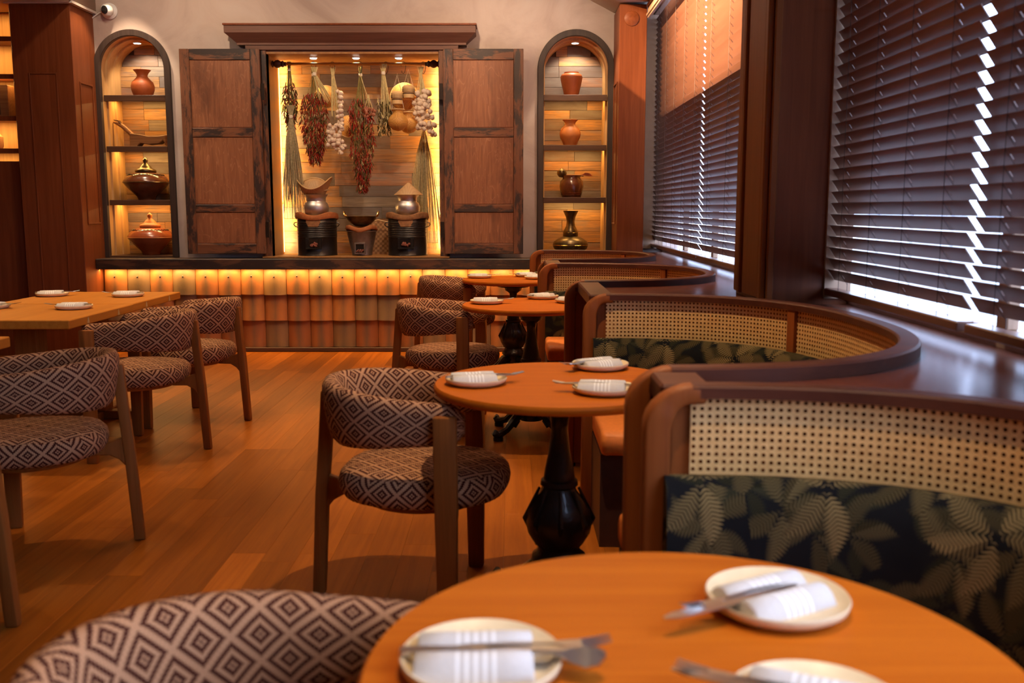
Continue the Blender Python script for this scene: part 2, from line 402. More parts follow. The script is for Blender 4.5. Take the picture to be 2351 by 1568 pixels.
# floor: planks, the seen ones single, the rest one piece
floor = tag(M().box(-6.6, 1.5, -3.6, 9.3, -.06, -.021).build('floor', Mt['floor_sub']), 'orange brown timber board floor of the dining room', kind='structure')
pw = .128; rest = M(); rr = random.Random(3); proto = {}
ix = 0; x = -6.56
while x < 1.4:
    y = -3.6 + rr.uniform(-1.2, 0)
    while y < 9.2:
        L = rr.choice([.9, 1.15, 1.4, 1.65]); y1 = min(y + L, 9.2); yc = (y + y1) / 2
        vis = -3.7 < x < .75 and 1.3 < y1 and y < 8.62 and abs(x) < .56*max(y1, 0) + .3
        if vis and y1 - y > .3:
            key = round(y1 - y, 2)
            if key not in proto:
                o = M().box(-pw/2+.0002, pw/2-.0002, -(y1-y)/2+.0002, (y1-y)/2-.0002, -.02, 0).build('plank', Mt['floor'], floor, bevel=.0005)
                proto[key] = o
            else:
                o = proto[key].copy(); COL.objects.link(o)
            o.location = (x + pw/2, yc, 0)
        else: rest.box(x+.0008, x+pw-.0008, y+.0008, y1-.0008, -.02, 0)
        y = y1
    x += pw
tag(rest.build('far_planks', Mt['floor'], floor), kind='stuff')

def wall_holes(name, x0, x1, z0, z1, y, th, holes, m):
    # holes: (xa, xb, zlo, func ztop(x)); front face strips + reveals
    xs = {x0, x1}
    for xa, xb, zl, fz, n in holes:
        for i in range(n + 1): xs.add(round(xa + (xb-xa)*(1-cos(pi*i/n))/2, 5))
    xs = sorted(xs); b = M()
    for a, c in zip(xs, xs[1:]):
        mid = (a + c) / 2; h = next((q for q in holes if q[0]-1e-6 <= mid <= q[1]+1e-6), None)
        if not h: b.add([(a,y,z0),(c,y,z0),(c,y,z1),(a,y,z1)], [(0,1,2,3)])
        else:
            zl, fz = h[2], h[3]
            b.add([(a,y,z0),(c,y,z0),(c,y,zl),(a,y,zl)], [(0,1,2,3)])
            b.add([(a,y,fz(a)),(c,y,fz(c)),(c,y,z1),(a,y,z1)], [(0,1,2,3)])
    return b.build(name, m, smooth=0)
def archz(xc, r):
    return lambda x: ZSPR + sqrt(max(0, r*r - (x-xc)**2))
rO = AR_I + .02
wall_back = tag(wall_holes('wall_back', -6.6, 1.5, 0, 3.9, YW, .1,
    [(NICHE_L-rO, NICHE_L+rO, .84, archz(NICHE_L, rO), 24), (NICHE_R-rO, NICHE_R+rO, .84, archz(NICHE_R, rO), 24),
     (CABX-.77, CABX+.77, .80, lambda x: 2.66, 2)], Mt['plaster']), 'mottled beige plaster wall with two arched niches', kind='structure')
M().box(-6.7, 1.6, 9.3, 9.4, -.1, 4.0).build('rear_masonry', Mt['plaster'], wall_back)
M().box(-6.7, 1.6, 8.75, 9.3, 3.85, 4.0).build('rear_masonry', Mt['plaster'], wall_back); M().box(-6.7, -6.6, 8.75, 9.3, -.1, 4.0).build('rear_masonry', Mt['plaster'], wall_back)
tag(M().box(-6.7, -6.6, -3.6, 9.3, 0, 3.9).build('wall_left', Mt['pillar']), 'dark wood panelled wall beyond the square tables', kind='structure')
tag(M().box(-6.6, 1.5, -3.7, -3.6, 0, 3.9).build('wall_rear', Mt['pillar']), 'dark wood panelled wall behind the nearest booth', kind='structure')
ce = M().box(-3.67, -.2, -3.6, YW, 3.55, 3.65)
ce.prism([(-.2, 3.55), (.9, 2.99), (1.5, 2.99), (1.5, 3.09), (.9, 3.09), (-.2, 3.65)], 'y', -3.6, YW)
ce.box(-6.6, -3.68, -3.6, YW, 2.985, 3.08); ce.box(-3.68, -3.66, -3.6, YW, 3.0, 3.56)
ceiling = tag(ce.build('ceiling', Mt['ceiling'], smooth=0), 'pale plaster ceiling sloping down to the windows', kind='structure')
# window wall
ww = M(); ww.box(XW+.06, XW+.10, -3.6, 9.3, -.02, .93); ww.box(XW+.06, XW+.10, -3.6, 9.3, 3.05, 3.6)
for ya, yb in ((-3.6, -1.2), (4.14, 4.40), (8.82, 9.3)): ww.box(XW+.06, XW+.10, ya, yb, .93, 3.05)
tag(ww.build('wall_window', Mt['plaster']), 'wall holding the two blind-covered windows', kind='structure')
def window(name, y0, y1, mull, label):
    f = M()
    x0, x1 = XW+.062, XW+.098
    f.box(x0, x1, y0, y0+.03, .93, 3.05); f.box(x0, x1, y1-.03, y1, .93, 3.05); f.box(x0, x1, y0+.03, y1-.03, .93, .955); f.box(x0, x1, y0+.03, y1-.03, 3.0, 3.05)
    o = tag(f.build(name, Mt['trim'], bevel=.004), label, kind='structure')
    for ym in mull: M().box(x0, x1, ym-.03, ym+.03, .955, 3.0).build('mullion', Mt['trim'], o, bevel=.004)
    es = [y0+.03] + [q for ym in mull for q in (ym-.03, ym+.03)] + [y1-.03]
    for a, b in zip(es[::2], es[1::2]): M().box(XW+.078, XW+.082, a, b, .955, 3.0).build('pane', Mt['glass'], o)
    return o
window('window_1', 4.40, 8.82, [5.45, 6.55, 7.65], 'tall window behind blinds between the two wood pillars')
window('window_2', -1.2, 4.14, [.3, 1.5, 2.65], 'tall window behind blinds beside the nearest booths')
tag(M().box(XW+.2, 30, -30, 40, -.3, -.1).build('ground_outside', Mt['pave']), 'grey paving outside the windows', kind='structure')

# pillars
def pillar(name, x0, x1, y0, y1, z1, m, label, faces):
    o = tag(M().box(x0, x1, y0, y1, 0, z1).build(name, m, bevel=.004), label, kind='structure')
    for f in faces:
        if f[0] == 'y':      # recessed-looking moulding frame on camera-side face
            _, xa, xb, za, zb = f; q = M(); t_ = .012
            q.box(xa, xa+t_, y0-.006, y0, za, zb); q.box(xb-t_, xb, y0-.006, y0, za, zb); q.box(xa+t_, xb-t_, y0-.006, y0, zb-t_, zb); q.box(xa+t_, xb-t_, y0-.006, y0, za, za+t_)
            q.build('panel_moulding', m, o, bevel=.002)
        else:
            _, X, sg, ya, yb, za, zb = f; q = M(); t_ = .014
            xa, xb = (X, X+.008) if sg > 0 else (X-.008, X)
            q.box(xa, xb, ya, ya+t_, za, zb); q.box(xa, xb, yb-t_, yb, za, zb); q.box(xa, xb, ya+t_, yb-t_, zb-t_, zb); q.box(xa, xb, ya+t_, yb-t_, za, za+t_)
            q.build('panel_moulding', m, o, bevel=.002)
    return o
pl = pillar('pillar', -4.2, -3.69, 8.3, YW, 2.98, Mt['pillar'], 'reddish brown veneered pillar beside the lit shelves', [('y', -4.07, -3.83, .5, 2.42), ('x', -3.69, 1, 8.40, 8.66, 1.15, 2.36)])
pr = pillar('pillar', .9, 1.13, 8.3, YW, 2.975, Mt['pillar'], 'pinkish brown pillar between far window and arched niche', [('x', .9, -1, 8.40, 8.66, 1.15, 2.36)])
p2 = pillar('pillar', 1.03, XW+.055, 3.86, 4.40, 2.985, Mt['pillar'], 'dark veneered pillar between the two windows', [])
for i, (ya, yb) in enumerate([(3.885, 3.93), (3.955, 4.22), (4.245, 4.27), (4.30, 4.375)]):
    M().box(1.012 if i % 2 else 1.004, 1.03, ya, yb, .92, 2.98).build('moulding_strip', Mt['pillar2'], p2, bevel=.005)
M().box(1.022, 1.05, 3.846, 3.86, .92, 2.98).build('corner_bead', Mt['trim'], p2, bevel=.004).data.materials[0] = Mt['pillar2']
M().lathe([(.062, 0), (.062, .006), (.056, .01), (0, .011)], 28).build('round_cover_plate', Mt['pillar'], pr, (1.0, 8.3, 2.86), (pi/2, 0, 0))
for nm, y0, y1 in (('trim_1', 3.842, 3.858), ('trim_2', 8.70, 8.745)):
    tag(M().box(XW-.045 if y0 < 5 else 1.13, XW+.06, y0, y1, .93, 3.0).build(nm, Mt['trim']), 'pale strip framing the ' + ('near' if y0 < 5 else 'far') + ' window blind', kind='structure')
tag(M().box(-4.23, -3.655, 8.27, YW, 2.98, 3.0).build('trim_3', Mt['ceiling']), 'pale ceiling moulding over the shelf-side pillar', kind='structure')
# curtain valance with LED over the far window
va = M().box(1.13, 1.155, 4.42, 8.29, 2.86, 2.985); va.box(1.155, 1.18, 4.42, 8.29, 2.955, 2.985); va.box(1.118, 1.13, 4.42, 8.29, 2.875, 2.895); va.box(1.118, 1.13, 4.42, 8.29, 2.95, 2.97)
vo = tag(va.build('valance', Mt['trim'], bevel=.003), 'grooved pale valance hiding a light strip above far window', 'valance')
M().box(1.157, 1.178, 4.44, 8.28, 2.945, 2.955).build('led_strip', Mt['ledcool'], vo)

# ledge beam and tiles under niches
tag(M().box(-3.69, .9, 8.5, 9.2, .752, .845).build('trim_4', Mt['dark'], bevel=.006), 'dark worn timber ledge running under niches and cabinet', kind='structure')
M().box(-3.68, .89, 8.57, 8.58, .7500, .7515).build('led_strip', Mt['led'], bpy.data.objects['trim_4'])
tag(M().box(-3.69, .9, 8.585, 8.61, 0, .04).build('baseboard_back', Mt['shelf'], bevel=.004), 'dark skirting board below the terracotta tiles', kind='structure')
TW, NT_ = .2047, 22
def tile_bm(h):
    b = M(); n = 10; rings = []
    for zz, pr_ in ((0, 0.0), (h, .012)):
        ro = []; ri = []
        for i in range(n + 1):
            q = -1 + 2*i/n; xx = q*(TW/2 - .0015); dy = -.052*sqrt(max(0, 1-(q*.93)**2))
            ro.append((xx, dy + pr_, zz)); ri.append((xx, dy + pr_ + .013, zz))
        rings.append(ro + ri[::-1])
    return b.loft(rings, True, True)
nail = M().lathe([(.007, 0), (.007, .004), (.004, .007), (0, .008)], 8)
tproto = None; rows = [(.517, .235), (.281, .25), (.04, .255)]
for r, (z0, h) in enumerate(rows):
    tp = None
    for i in range(NT_):
        xx = -3.665 + TW*(i + .5) - .01; yy = 8.655 + (.0 if r == 0 else .013*r) + random.uniform(-.003, .003)
        if tp is None: tp = tile_bm(h).build('tile', Mt['tile'], wall_back); o = tp
        else: o = tp.copy(); COL.objects.link(o)
        o.location = (xx, yy, z0 + random.uniform(-.004, .003))
        if r == 0:
            if i == 0: n0 = nail.build('nail', Mt['black'], o, (0, -.044, .165), (pi/2, 0, 0))
            else: n1 = n0.copy(); COL.objects.link(n1); n1.parent = o

# ------------------------------------------------------------------ arched niches
def arch_path(xc, r, z0, n=36):
    P = [((xc - r, z0), (-1, 0)), ((xc - r, ZSPR), (-1, 0))]
    for i in range(1, n): a = pi - pi*i/n; P.append(((xc + r*cos(a), ZSPR + r*sin(a)), (cos(a), sin(a))))
    return P + [((xc + r, ZSPR), (1, 0)), ((xc + r, z0), (1, 0))]
def arch_sweep(b, xc, r, z0, prof):
    rings = []
    for (px, pz), (nx, nz) in arch_path(xc, r, z0):
        rings.append([(px + nx*q, y, pz + nz*q) for q, y in prof])
    return b.loft(rings, True, True)
def planks(parent, x0, x1, z0, z1, y, rowh, seed, clip=None):
    r = random.Random(seed); z = z0; proto = {}
    while z < z1 - .01:
        h = min(rowh*r.uniform(.9, 1.15), z1 - z)
        if z1 - z - h < .03: h = z1 - z
        cuts = [x0]; xx = x0 + r.uniform(.25, .75)*(x1-x0 if x1-x0 < .8 else .8)
        while xx < x1 - .12: cuts.append(xx); xx += r.uniform(.5, .9)
        cuts.append(x1)
        for a, c in zip(cuts, cuts[1:]):
            if clip:
                hw = clip(z + h)
                if hw <= .03: continue
                a = max(a, -hw + (x0+x1)/2); c = min(c, hw + (x0+x1)/2)
                if c - a < .03: continue
            dy = r.uniform(0, .006)
            M().box(-(c-a)/2+.001, (c-a)/2-.001, 0, .016, -h/2+.001, h/2-.001).build('plank', Mt['plank'], parent, ((a+c)/2, y - dy, z + h/2), bevel=.0015)
        z += h
def niche(name, xc, label, shz):
    root = empty(name, (xc, YW, .845), 0, label, 'niche')
    off = Matrix.Translation((-xc, -YW, -.845))
    def part(b, nm, m, **k): return b.xf(off).build(nm, m, root, **k)
    part(arch_sweep(M(), xc, AR_I, .846, [(0, YW-.03), (AR_B, YW-.03), (AR_B, YW+.02), (0, YW+.02)]), 'arch_frame', Mt['frame_arch'], bevel=.004)
    prof = [(0.004, YW+.0), (.004, YW+.1), (-.012, YW+.105), (-.012, YW+.16), (0, YW+.165), (0, YW+.26), (-.014, YW+.265), (-.014, YW+.42), (.02, YW+.42), (.02, YW)]
    part(arch_sweep(M(), xc, AR_I, .847, prof), 'lining', Mt['lining'])
    part(M().box(xc-AR_I, xc+AR_I, YW-.02, YW+.42, .846, .862), 'niche_floor', Mt['shelf'])
    part(M().box(xc-.33, xc+.33, YW+.425, YW+.45, .84, 2.9), 'backing_board', Mt['shelf'])
    def clip(z):
        zz = z + .845
        return .285 if zz < ZSPR else sqrt(max(0, .31**2 - (zz-ZSPR)**2))
    planks(root, -.285, .285, .018, 2.0, .405, .092, 57 + int(xc*10), clip)
    for i, (zb, zt) in enumerate(shz):
        sb = M().box(xc-AR_I+.002, xc+AR_I-.002, YW+.055, YW+.395, zt-.018, zt); sb.box(xc-AR_I+.002, xc+AR_I-.002, YW+.03, YW+.055, zb, zt)
        part(sb, 'shelf', Mt['shelf'], bevel=.002)
        part(M().box(xc-.26, xc+.26, YW+.20, YW+.21, zt-.022, zt-.018), 'led_strip', Mt['led'])
        lamp('shelf_led', 'AREA', (xc, YW+.23, zt-.024), 4.5, LEDC, (xc, YW+.31, zb-1), sx=.5, sy=.02)
    d = part(M().lathe([(.038, 0), (.038, .006), (.03, .008), (.03, .012), (0, .012)], 20, (xc, YW+.14, ZSPR+.245)), 'downlight', Mt['white'])
    part(M().lathe([(0, 0), (.029, 0), (.029, .004), (0, .004)], 20, (xc, YW+.14, ZSPR+.243)), 'lamp_disc', Mt['bulb'])
    lamp('niche_spot', 'SPOT', (xc, YW+.14, ZSPR+.235), 30, (1, .8, .58), (xc, YW+.39, 2.25), .02, 110, .5)
    return root
SHZ_L = [(2.237, 2.29), (1.792, 1.842), (1.317, 1.364)]
SHZ_R = [(2.241, 2.294), (1.804, 1.853), (1.337, 1.387)]
niche('arched_niche', NICHE_L, 'arched niche with lidded pots beside the shelf-side pillar', SHZ_L)
niche('arched_niche', NICHE_R, 'arched niche with bronze vase beside the far window', SHZ_R)

# ------------------------------------------------------------------ kitchen display cabinet
YC = 8.65
cab = empty('display_cabinet', (CABX, YC, .846), 0, 'rustic wooden kitchen display cabinet with open shutters on the plaster wall', 'cabinet')
off = Matrix.Translation((-CABX, -YC, -.846))
def cpart(b, nm, m, par=cab, **k): return b.xf(off).build(nm, m, par, **k)
for sg in (-1, 1):
    xa, xb = sorted((CABX + sg*.755, CABX + sg*.835))
    cpart(M().box(xa, xb, YC, YW+.0, .846, 2.70), 'side_post', Mt['dark_z'], bevel=.004)
    xa, xb = sorted((CABX + sg*.755, CABX + sg*.775))
    cpart(M().box(xa, xb, YC+.01, 9.10, .862, 2.638), 'side_lining', Mt['cab_in'])
cpart(M().box(CABX-.755, CABX+.755, YC+.01, YW, 2.645, 2.70), 'head_rail', Mt['cornice'])
cpart(M().box(CABX-.755, CABX+.755, YC+.01, 9.15, 2.63, 2.645), 'top_lining', Mt['cab_in'])
cpart(M().box(CABX-.84, CABX+.84, YC-.03, 9.18, .846, .862), 'cabinet_shelf', Mt['cab_in'], bevel=.003)
cpart(M().box(CABX-.79, CABX+.79, 9.165, 9.19, .84, 2.7), 'backing_board', Mt['shelf'])
planks(cab, -.775, .775, .016, 1.80, .495, .108, 21)
# cornice
b = M()
def crect(hw, yf, z): return [(CABX-hw, yf, z), (CABX+hw, yf, z), (CABX+hw, YW, z), (CABX-hw, YW, z)]
b.loft([crect(1.0, YC-.02, 2.70), crect(1.0, YC-.02, 2.717), crect(1.085, YC-.10, 2.792), crect(1.085, YC-.10, 2.852)], True, True)
cor = cpart(b, 'cornice', Mt['cornice'])
cpart(M().box(CABX-1.095, CABX+1.095, YC-.11, YW, 2.852, 2.868), 'cornice_cap', Mt['pillar'], cor, bevel=.003)
cpart(M().box(CABX-.93, CABX+.93, YC-.012, YW, 2.66, 2.70), 'frieze', Mt['cornice'], bevel=.002)
# shutters
def shutter(sg):
    xin, xout = .80, 1.50
    def bx(a, c, y0, y1, z0, z1):
        xa, xb = sorted((CABX + sg*a, CABX + sg*c)); return M().box(xa, xb, y0, y1, z0, z1)
    y0, y1 = YC-.045, YC-.012
    d = cpart(bx(xin+.07, xout-.07, y0+.012, y1, .95, 2.6), 'door', Mt['panel'])
    for a, c in ((xin, xin+.085), (xout-.085, xout)): cpart(bx(a, c, y0, y1, .885, 2.664), 'stile', Mt['dark_z'], d, bevel=.003)
    for z0, z1 in ((.885, .975), (1.255, 1.321), (1.911, 1.99), (2.571, 2.664)): cpart(bx(xin+.086, xout-.086, y0+.002, y1, z0, z1), 'rail', Mt['dark_x'], d, bevel=.003)
    for z in (1.1, 2.3):
        cpart(bx(xin-.035, xin-.005, y0-.006, y0+.006, z-.07, z+.07), 'hinge', Mt['hook'], d, bevel=.002)
    for z0, z1 in ((.98, 1.25), (1.326, 1.906), (1.995, 2.566)):
        cpart(bx(xin+.09, xout-.09, y0+.008, y0+.016, z0, z1), 'panel', Mt['panel'], d, bevel=.002)
shutter(-1); shutter(1)
# rod on cabinet
rz = at(800, 147, 8.84).z
rod = cpart(M().tube([(CABX-.75, 8.84, rz), (CABX+.75, 8.84, rz)], .013, 12), 'rod', Mt['rodm'])
for sg in (-1, 1):
    f = M().lathe([(.016, 0), (.03, .006), (.03, .014), (.02, .02), (.034, .04), (.036, .06), (.022, .085), (.028, .095), (.028, .103), (.018, .112), (.018, .13)], 16)
    f.xf(Matrix.Translation((CABX + sg*.752, 8.84, rz)) @ Matrix.Rotation(-sg*pi/2, 4, 'Y'))
    cpart(f, 'finial', Mt['darkwood'], rod)
for u in (719, 817, 915):
    p = at(u, 118, 8.86); 
    cpart(M().lathe([(.036, 0), (.036, .008), (0, .008)], 20, (p.x, 8.86, 2.622)), 'downlight', Mt['white'])
    cpart(M().lathe([(0, -.004), (.028, -.004), (.028, .0), (0, 0)], 20, (p.x, 8.86, 2.621)), 'lamp_disc', Mt['bulb'])
    lamp('cabinet_spot', 'SPOT', (p.x, 8.86, 2.61), 18, (1, .7, .38), (p.x, 8.95, 1), .02, 80, .7)
for sg in (-1, 1):
    x = CABX + sg*.762
    cpart(M().box(x-.006, x+.006, 9.105, 9.12, .88, 2.6), 'led_strip', Mt['led'])
    lamp('cabinet_led', 'AREA', (CABX + sg*.742, 9.06, 1.74), 26, LEDC, (CABX + sg*.66, 9.14, 1.74), sx=.04, sy=1.7).rotation_euler = (Matrix.Rotation(radians(sg*40), 3, 'Z') @ Matrix.Rotation(pi/2, 3, 'X')).to_euler()

# lamps of the ledge
for k in range(4):
    xx = -3.12 + k*1.145
    lamp('ledge_led', 'AREA', (xx, 8.578, .745), 10, LEDC, (xx, 8.60, .3), sx=1.14, sy=.012)

# ------------------------------------------------------------------ lit shelving beyond the pillar
su = empty('lit_shelving', (-4.75, 8.35, 0), 0, 'backlit wooden shelving at the edge of the room by the pillar', 'shelving')
o_ = Matrix.Translation((4.75, -8.35, 0))
def spart(b, nm, m, **k): return b.xf(o_).build(nm, m, su, **k)
spart(M().box(-5.4, -4.2, 8.70, 8.745, 0, 2.98), 'back_panel', Mt['lining'])
spart(M().box(-4.23, -4.205, 8.36, 8.70, 0, 2.98), 'side_panel', Mt['pillar'])
spart(M().box(-5.4, -5.375, 8.36, 8.70, 0, 2.98), 'side_panel', Mt['pillar'])
spart(M().box(-5.374, -4.231, 8.38, 8.40, 0, 1.69), 'lower_panel', Mt['pillar'])
for z in (2.706, 2.397, 2.048, 1.777):
    spart(M().box(-5.374, -4.231, 8.37, 8.70, z-.005, z+.02), 'shelf', Mt['pillar'], bevel=.003)
    spart(M().box(-5.374, -4.231, 8.36, 8.37, z-.02, z+.02), 'shelf_lip', Mt['pillar'])
    spart(M().box(-5.36, -4.25, 8.38, 8.39, z-.010, z-.005), 'led_strip', Mt['led'])
    lamp('shelving_led', 'AREA', (-4.75, 8.50, z-.012), 9, LEDC, (-4.75, 8.66, 0), sx=1.0, sy=.03)
lamp('shelving_led', 'AREA', (-4.75, 8.5, 2.97), 8, LEDC, (-4.75, 8.55, 0), sx=1.0, sy=.03)
tag(M().lathe([(.07, 0), (.085, .03), (.085, .11), (.06, .14), (.05, .15), (.055, .17), (0, .17)], 24).build('woven_jar', Mt['bamboo'], None, (-4.53, 8.52, 1.797)), 'ribbed straw coloured jar on the backlit shelving', 'jar')
bx_ = empty('wooden_box', (-4.42, 8.53, 2.068), 0, 'upright brown wooden box on the backlit shelving', 'box')
M().box(-.09, .09, -.09, .1, 0, .27).build('body', Mt['carved'], bx_, bevel=.004); M().box(-.02, .02, -.096, -.09, .02, .25).build('front_strip', Mt['shelf'], bx_)
# security camera
sc = empty('security_camera', tuple(at(252, 26, 8.745)), 0, 'white dome security camera high on the plaster wall', 'camera')
M().lathe([(.07, 0), (.07, .012), (.05, .03), (0, .03)], 24).build('base', Mt['white'], sc, rot=(pi/2, 0, 0))
M().lathe([(.0001, -.055), (.03, -.048), (.052, -.02), (.055, 0), (.05, .025), (.03, .047), (0, .055)], 24).build('dome', Mt['white'], sc, (.0, -.06, 0))
M().lathe([(.022, 0), (.028, .004), (.028, .01), (.02, .014), (0, .014)], 20, sx=1, sy=1.25).build('lens', Mt['black'], sc, (.0, -.106, -.008), (pi/2 + .1, 0, 0))
M().tube([(-.02, -.01, .0), (-.09, -.006, -.015), (-.16, -.006, -.06)], .006, 6).build('cable', Mt['white'], sc)

# ------------------------------------------------------------------ ware on niche shelves
K = .00404
def vase(name, prof, u, zb, Y, m, label, cat, n=28):
    x = at(u, 300 if zb > 1.5 else 550, Y).x
    pr_ = [(0, 0)] + [(r*K, z*K) for r, z in prof]
    return tag(M().lathe(pr_, n).build(name, m, None, (x, Y, zb), smooth=50), label, cat)
V1 = [(18.5, 0), (21, 4), (25, 15), (25.7, 23), (23, 32), (16, 39), (12, 44), (11.5, 48), (14, 53), (19.3, 59), (18, 59.5), (12, 52), (9, 46), (0, 40)]
vase('terracotta_vase', V1, 333, 2.291, 8.94, Mt['terra'], 'round terracotta vase with flared neck above the carved stool', 'vase')
V2 = [(15.5, 0), (17, 6), (21, 22), (24.5, 38), (24.8, 43), (22, 48), (17, 50), (16.5, 53), (15, 53), (14, 49), (0, 44)]
vase('terracotta_jar', V2, 1311, 2.295, 8.94, Mt['terra'], 'wide shouldered terracotta jar on the top niche shelf by the window', 'jar')
V3 = [(14, 0), (17, 8), (23, 20), (24, 28), (21, 37), (14, 45), (11.5, 48), (12, 52), (17.7, 58), (16.5, 58.5), (10, 50), (0, 44)]
vase('terracotta_vase', V3, 1309, 1.854, 8.94, Mt['terra2'], 'bright terracotta vase under the wide shouldered jar', 'vase')
gp = empty('glazed_pot', (at(1312, 430, 8.94).x, 8.94, 1.388), 0, 'small brown glazed pot with a darker banded foot under the bright vase', 'pot')
M().lathe([(0, 0)] + [(r*K, z*K) for r, z in [(21.5, 0), (22.5, 4), (25, 12), (27.5, 25), (26, 36), (21, 42), (20, 45), (21.5, 49), (20, 49), (18, 44), (0, 40)]], 28).build('pot_body', Mt['brownpot'], gp, smooth=50)
for z in (6, 10): M().lathe([(24.0*K, z*K-.002), (26.2*K, z*K), (24.0*K, z*K+.002)], 28, cap=False).build('band', Mt['redpot'], gp)
ld = empty('coconut_ladle', (gp.location.x-.09, 8.93, 1.388+.215), 0, 'coconut shell ladle lying across the small glazed pot', 'ladle')
M().lathe([(.001, -.035), (.025, -.03), (.042, -.01), (.045, .01), (.036, .03), (.015, .042), (.004, .05)], 16).build('ladle_bowl', Mt['bronze'], ld)
M().tube([(.03, 0, -.01), (.1, .0, -.012), (.17, .005, -.012), (.2, .005, -.02)], [.007, .006, .006, .008], 8).build('ladle_handle', Mt['carved'], ld)
pdl = M(); pdl.prism([(0, 0), (.03, .018), (.07, .012), (.1, -.012), (.06, -.014), (.025, -.008)], 'y', -.004, .004)
pdl.build('handle_tip', Mt['redpot'], ld, (.185, .005, -.008))
bv = empty('bronze_vase', (at(1310, 520, 8.94).x, 8.94, .863), 0, 'dark bronze vase with squat body and trumpet neck on the niche floor', 'vase')
M().lathe([(0, 0)] + [(r*K, z*K) for r, z in [(22, 0), (26, 4), (38, 14), (41, 22), (38, 30), (28, 37), (19, 41), (17, 42)]], 32).build('vase_body', Mt['bronze'], bv, smooth=50)
M().lathe([(r*K, z*K) for r, z in [(16.5, 41.5), (17.5, 44), (17, 48), (17.5, 51), (15, 56), (10, 66), (9, 76), (11, 86), (17.7, 100), (16.5, 100.3), (9, 88), (7, 76), (0, 70)]], 32).build('neck', Mt['bronze'], bv, smooth=50)
for r, z in ((41.6, 22), (17.9, 50.5)): M().lathe([((r-1.5)*K, (z-1)*K), (r*K, z*K), ((r-1.5)*K, (z+1)*K)], 32, cap=False).build('ridge', Mt['brass'], bv)
def lidpot(name, u, zb, m, label, mk):
    x = at(u, 420 if zb > 1 else 560, 8.95).x
    r_ = empty(name, (x, 8.95, zb), 0, label, 'pot')
    M().lathe([(0, 0)] + [(r*K, z*K) for r, z in [(19, 0), (20, 4), (22, 8), (32, 18), (44, 30), (50, 38), (51, 40), (50, 43), (44, 52), (34, 58), (25, 61), (22, 62), (0, 62)]], 36).build('pot_body', m, r_, smooth=50)
    M().lathe([(50.2*K, 38.5*K), (52*K, 39.5*K), (50.2*K, 40.8*K)], 36, cap=False).build('ridge', mk, r_)
    l = M().lathe([(r*K, z*K) for r, z in [(22, 62.2), (23, 63), (23.5, 66), (21, 69), (15, 71), (13, 74), (9, 79), (5, 82), (4.5, 85), (6, 88), (4.5, 92), (0, 96)]], 28).build('lid', mk, r_, smooth=50)
    zz = M()
    for i in range(30):
        a0, a1, a2 = (2*pi*(i+q)/30 for q in (0, .5, 1))
        pts = [((36.5 if q % 2 else 40)*K*cos(a), (36.5 if q % 2 else 40)*K*sin(a), (57.5 if q % 2 else 55.6)*K) for q, a in enumerate((a0, a1, a2))]
        zz.tube(pts, .0028, 4)
    zz.build('zigzag_band', Mt['black'], r_)
    return r_
lidpot('lidded_pot', 336, 1.365, Mt['brownpot'], 'dark brown glazed lidded pot with pale pointed lid', Mt['bronze'])
lidpot('lidded_pot', 347, .863, Mt['redpot'], 'red clay lidded pot on the niche floor below the dark one', Mt['terra2'])
# rabbit shaped coconut grater stool
cg = empty('carved_stool', (at(345, 330, 8.95).x, 8.95, 1.843), 0, 'low carved wooden stool with raised curved neck on niche shelf', 'stool')
seat_p = [(-.17, 0), (-.10, 0), (-.075, .035), (0, .022), (.1, .03), (.135, .062), (.15, .035), (.165, 0), (.20, 0), (.20, .115), (.1, .10), (0, .10), (-.1, .118), (-.165, .125)]
M().prism(seat_p, 'y', -.055, .055).build('seat', Mt['carved'], cg, bevel=.006)
M().tube([(-.15, 0, .10), (-.2, 0, .15), (-.245, 0, .19), (-.29, 0, .215), (-.325, 0, .225)], [.02, .022, .02, .016, .008], 10).build('neck', Mt['carved'], cg)
for s_ in (-1, 1): M().tube([(-.255, .012*s_, .205), (-.275, .016*s_, .235), (-.318, .016*s_, .243)], [.006, .008, .003], 6).build('ear', Mt['shelf'], cg)

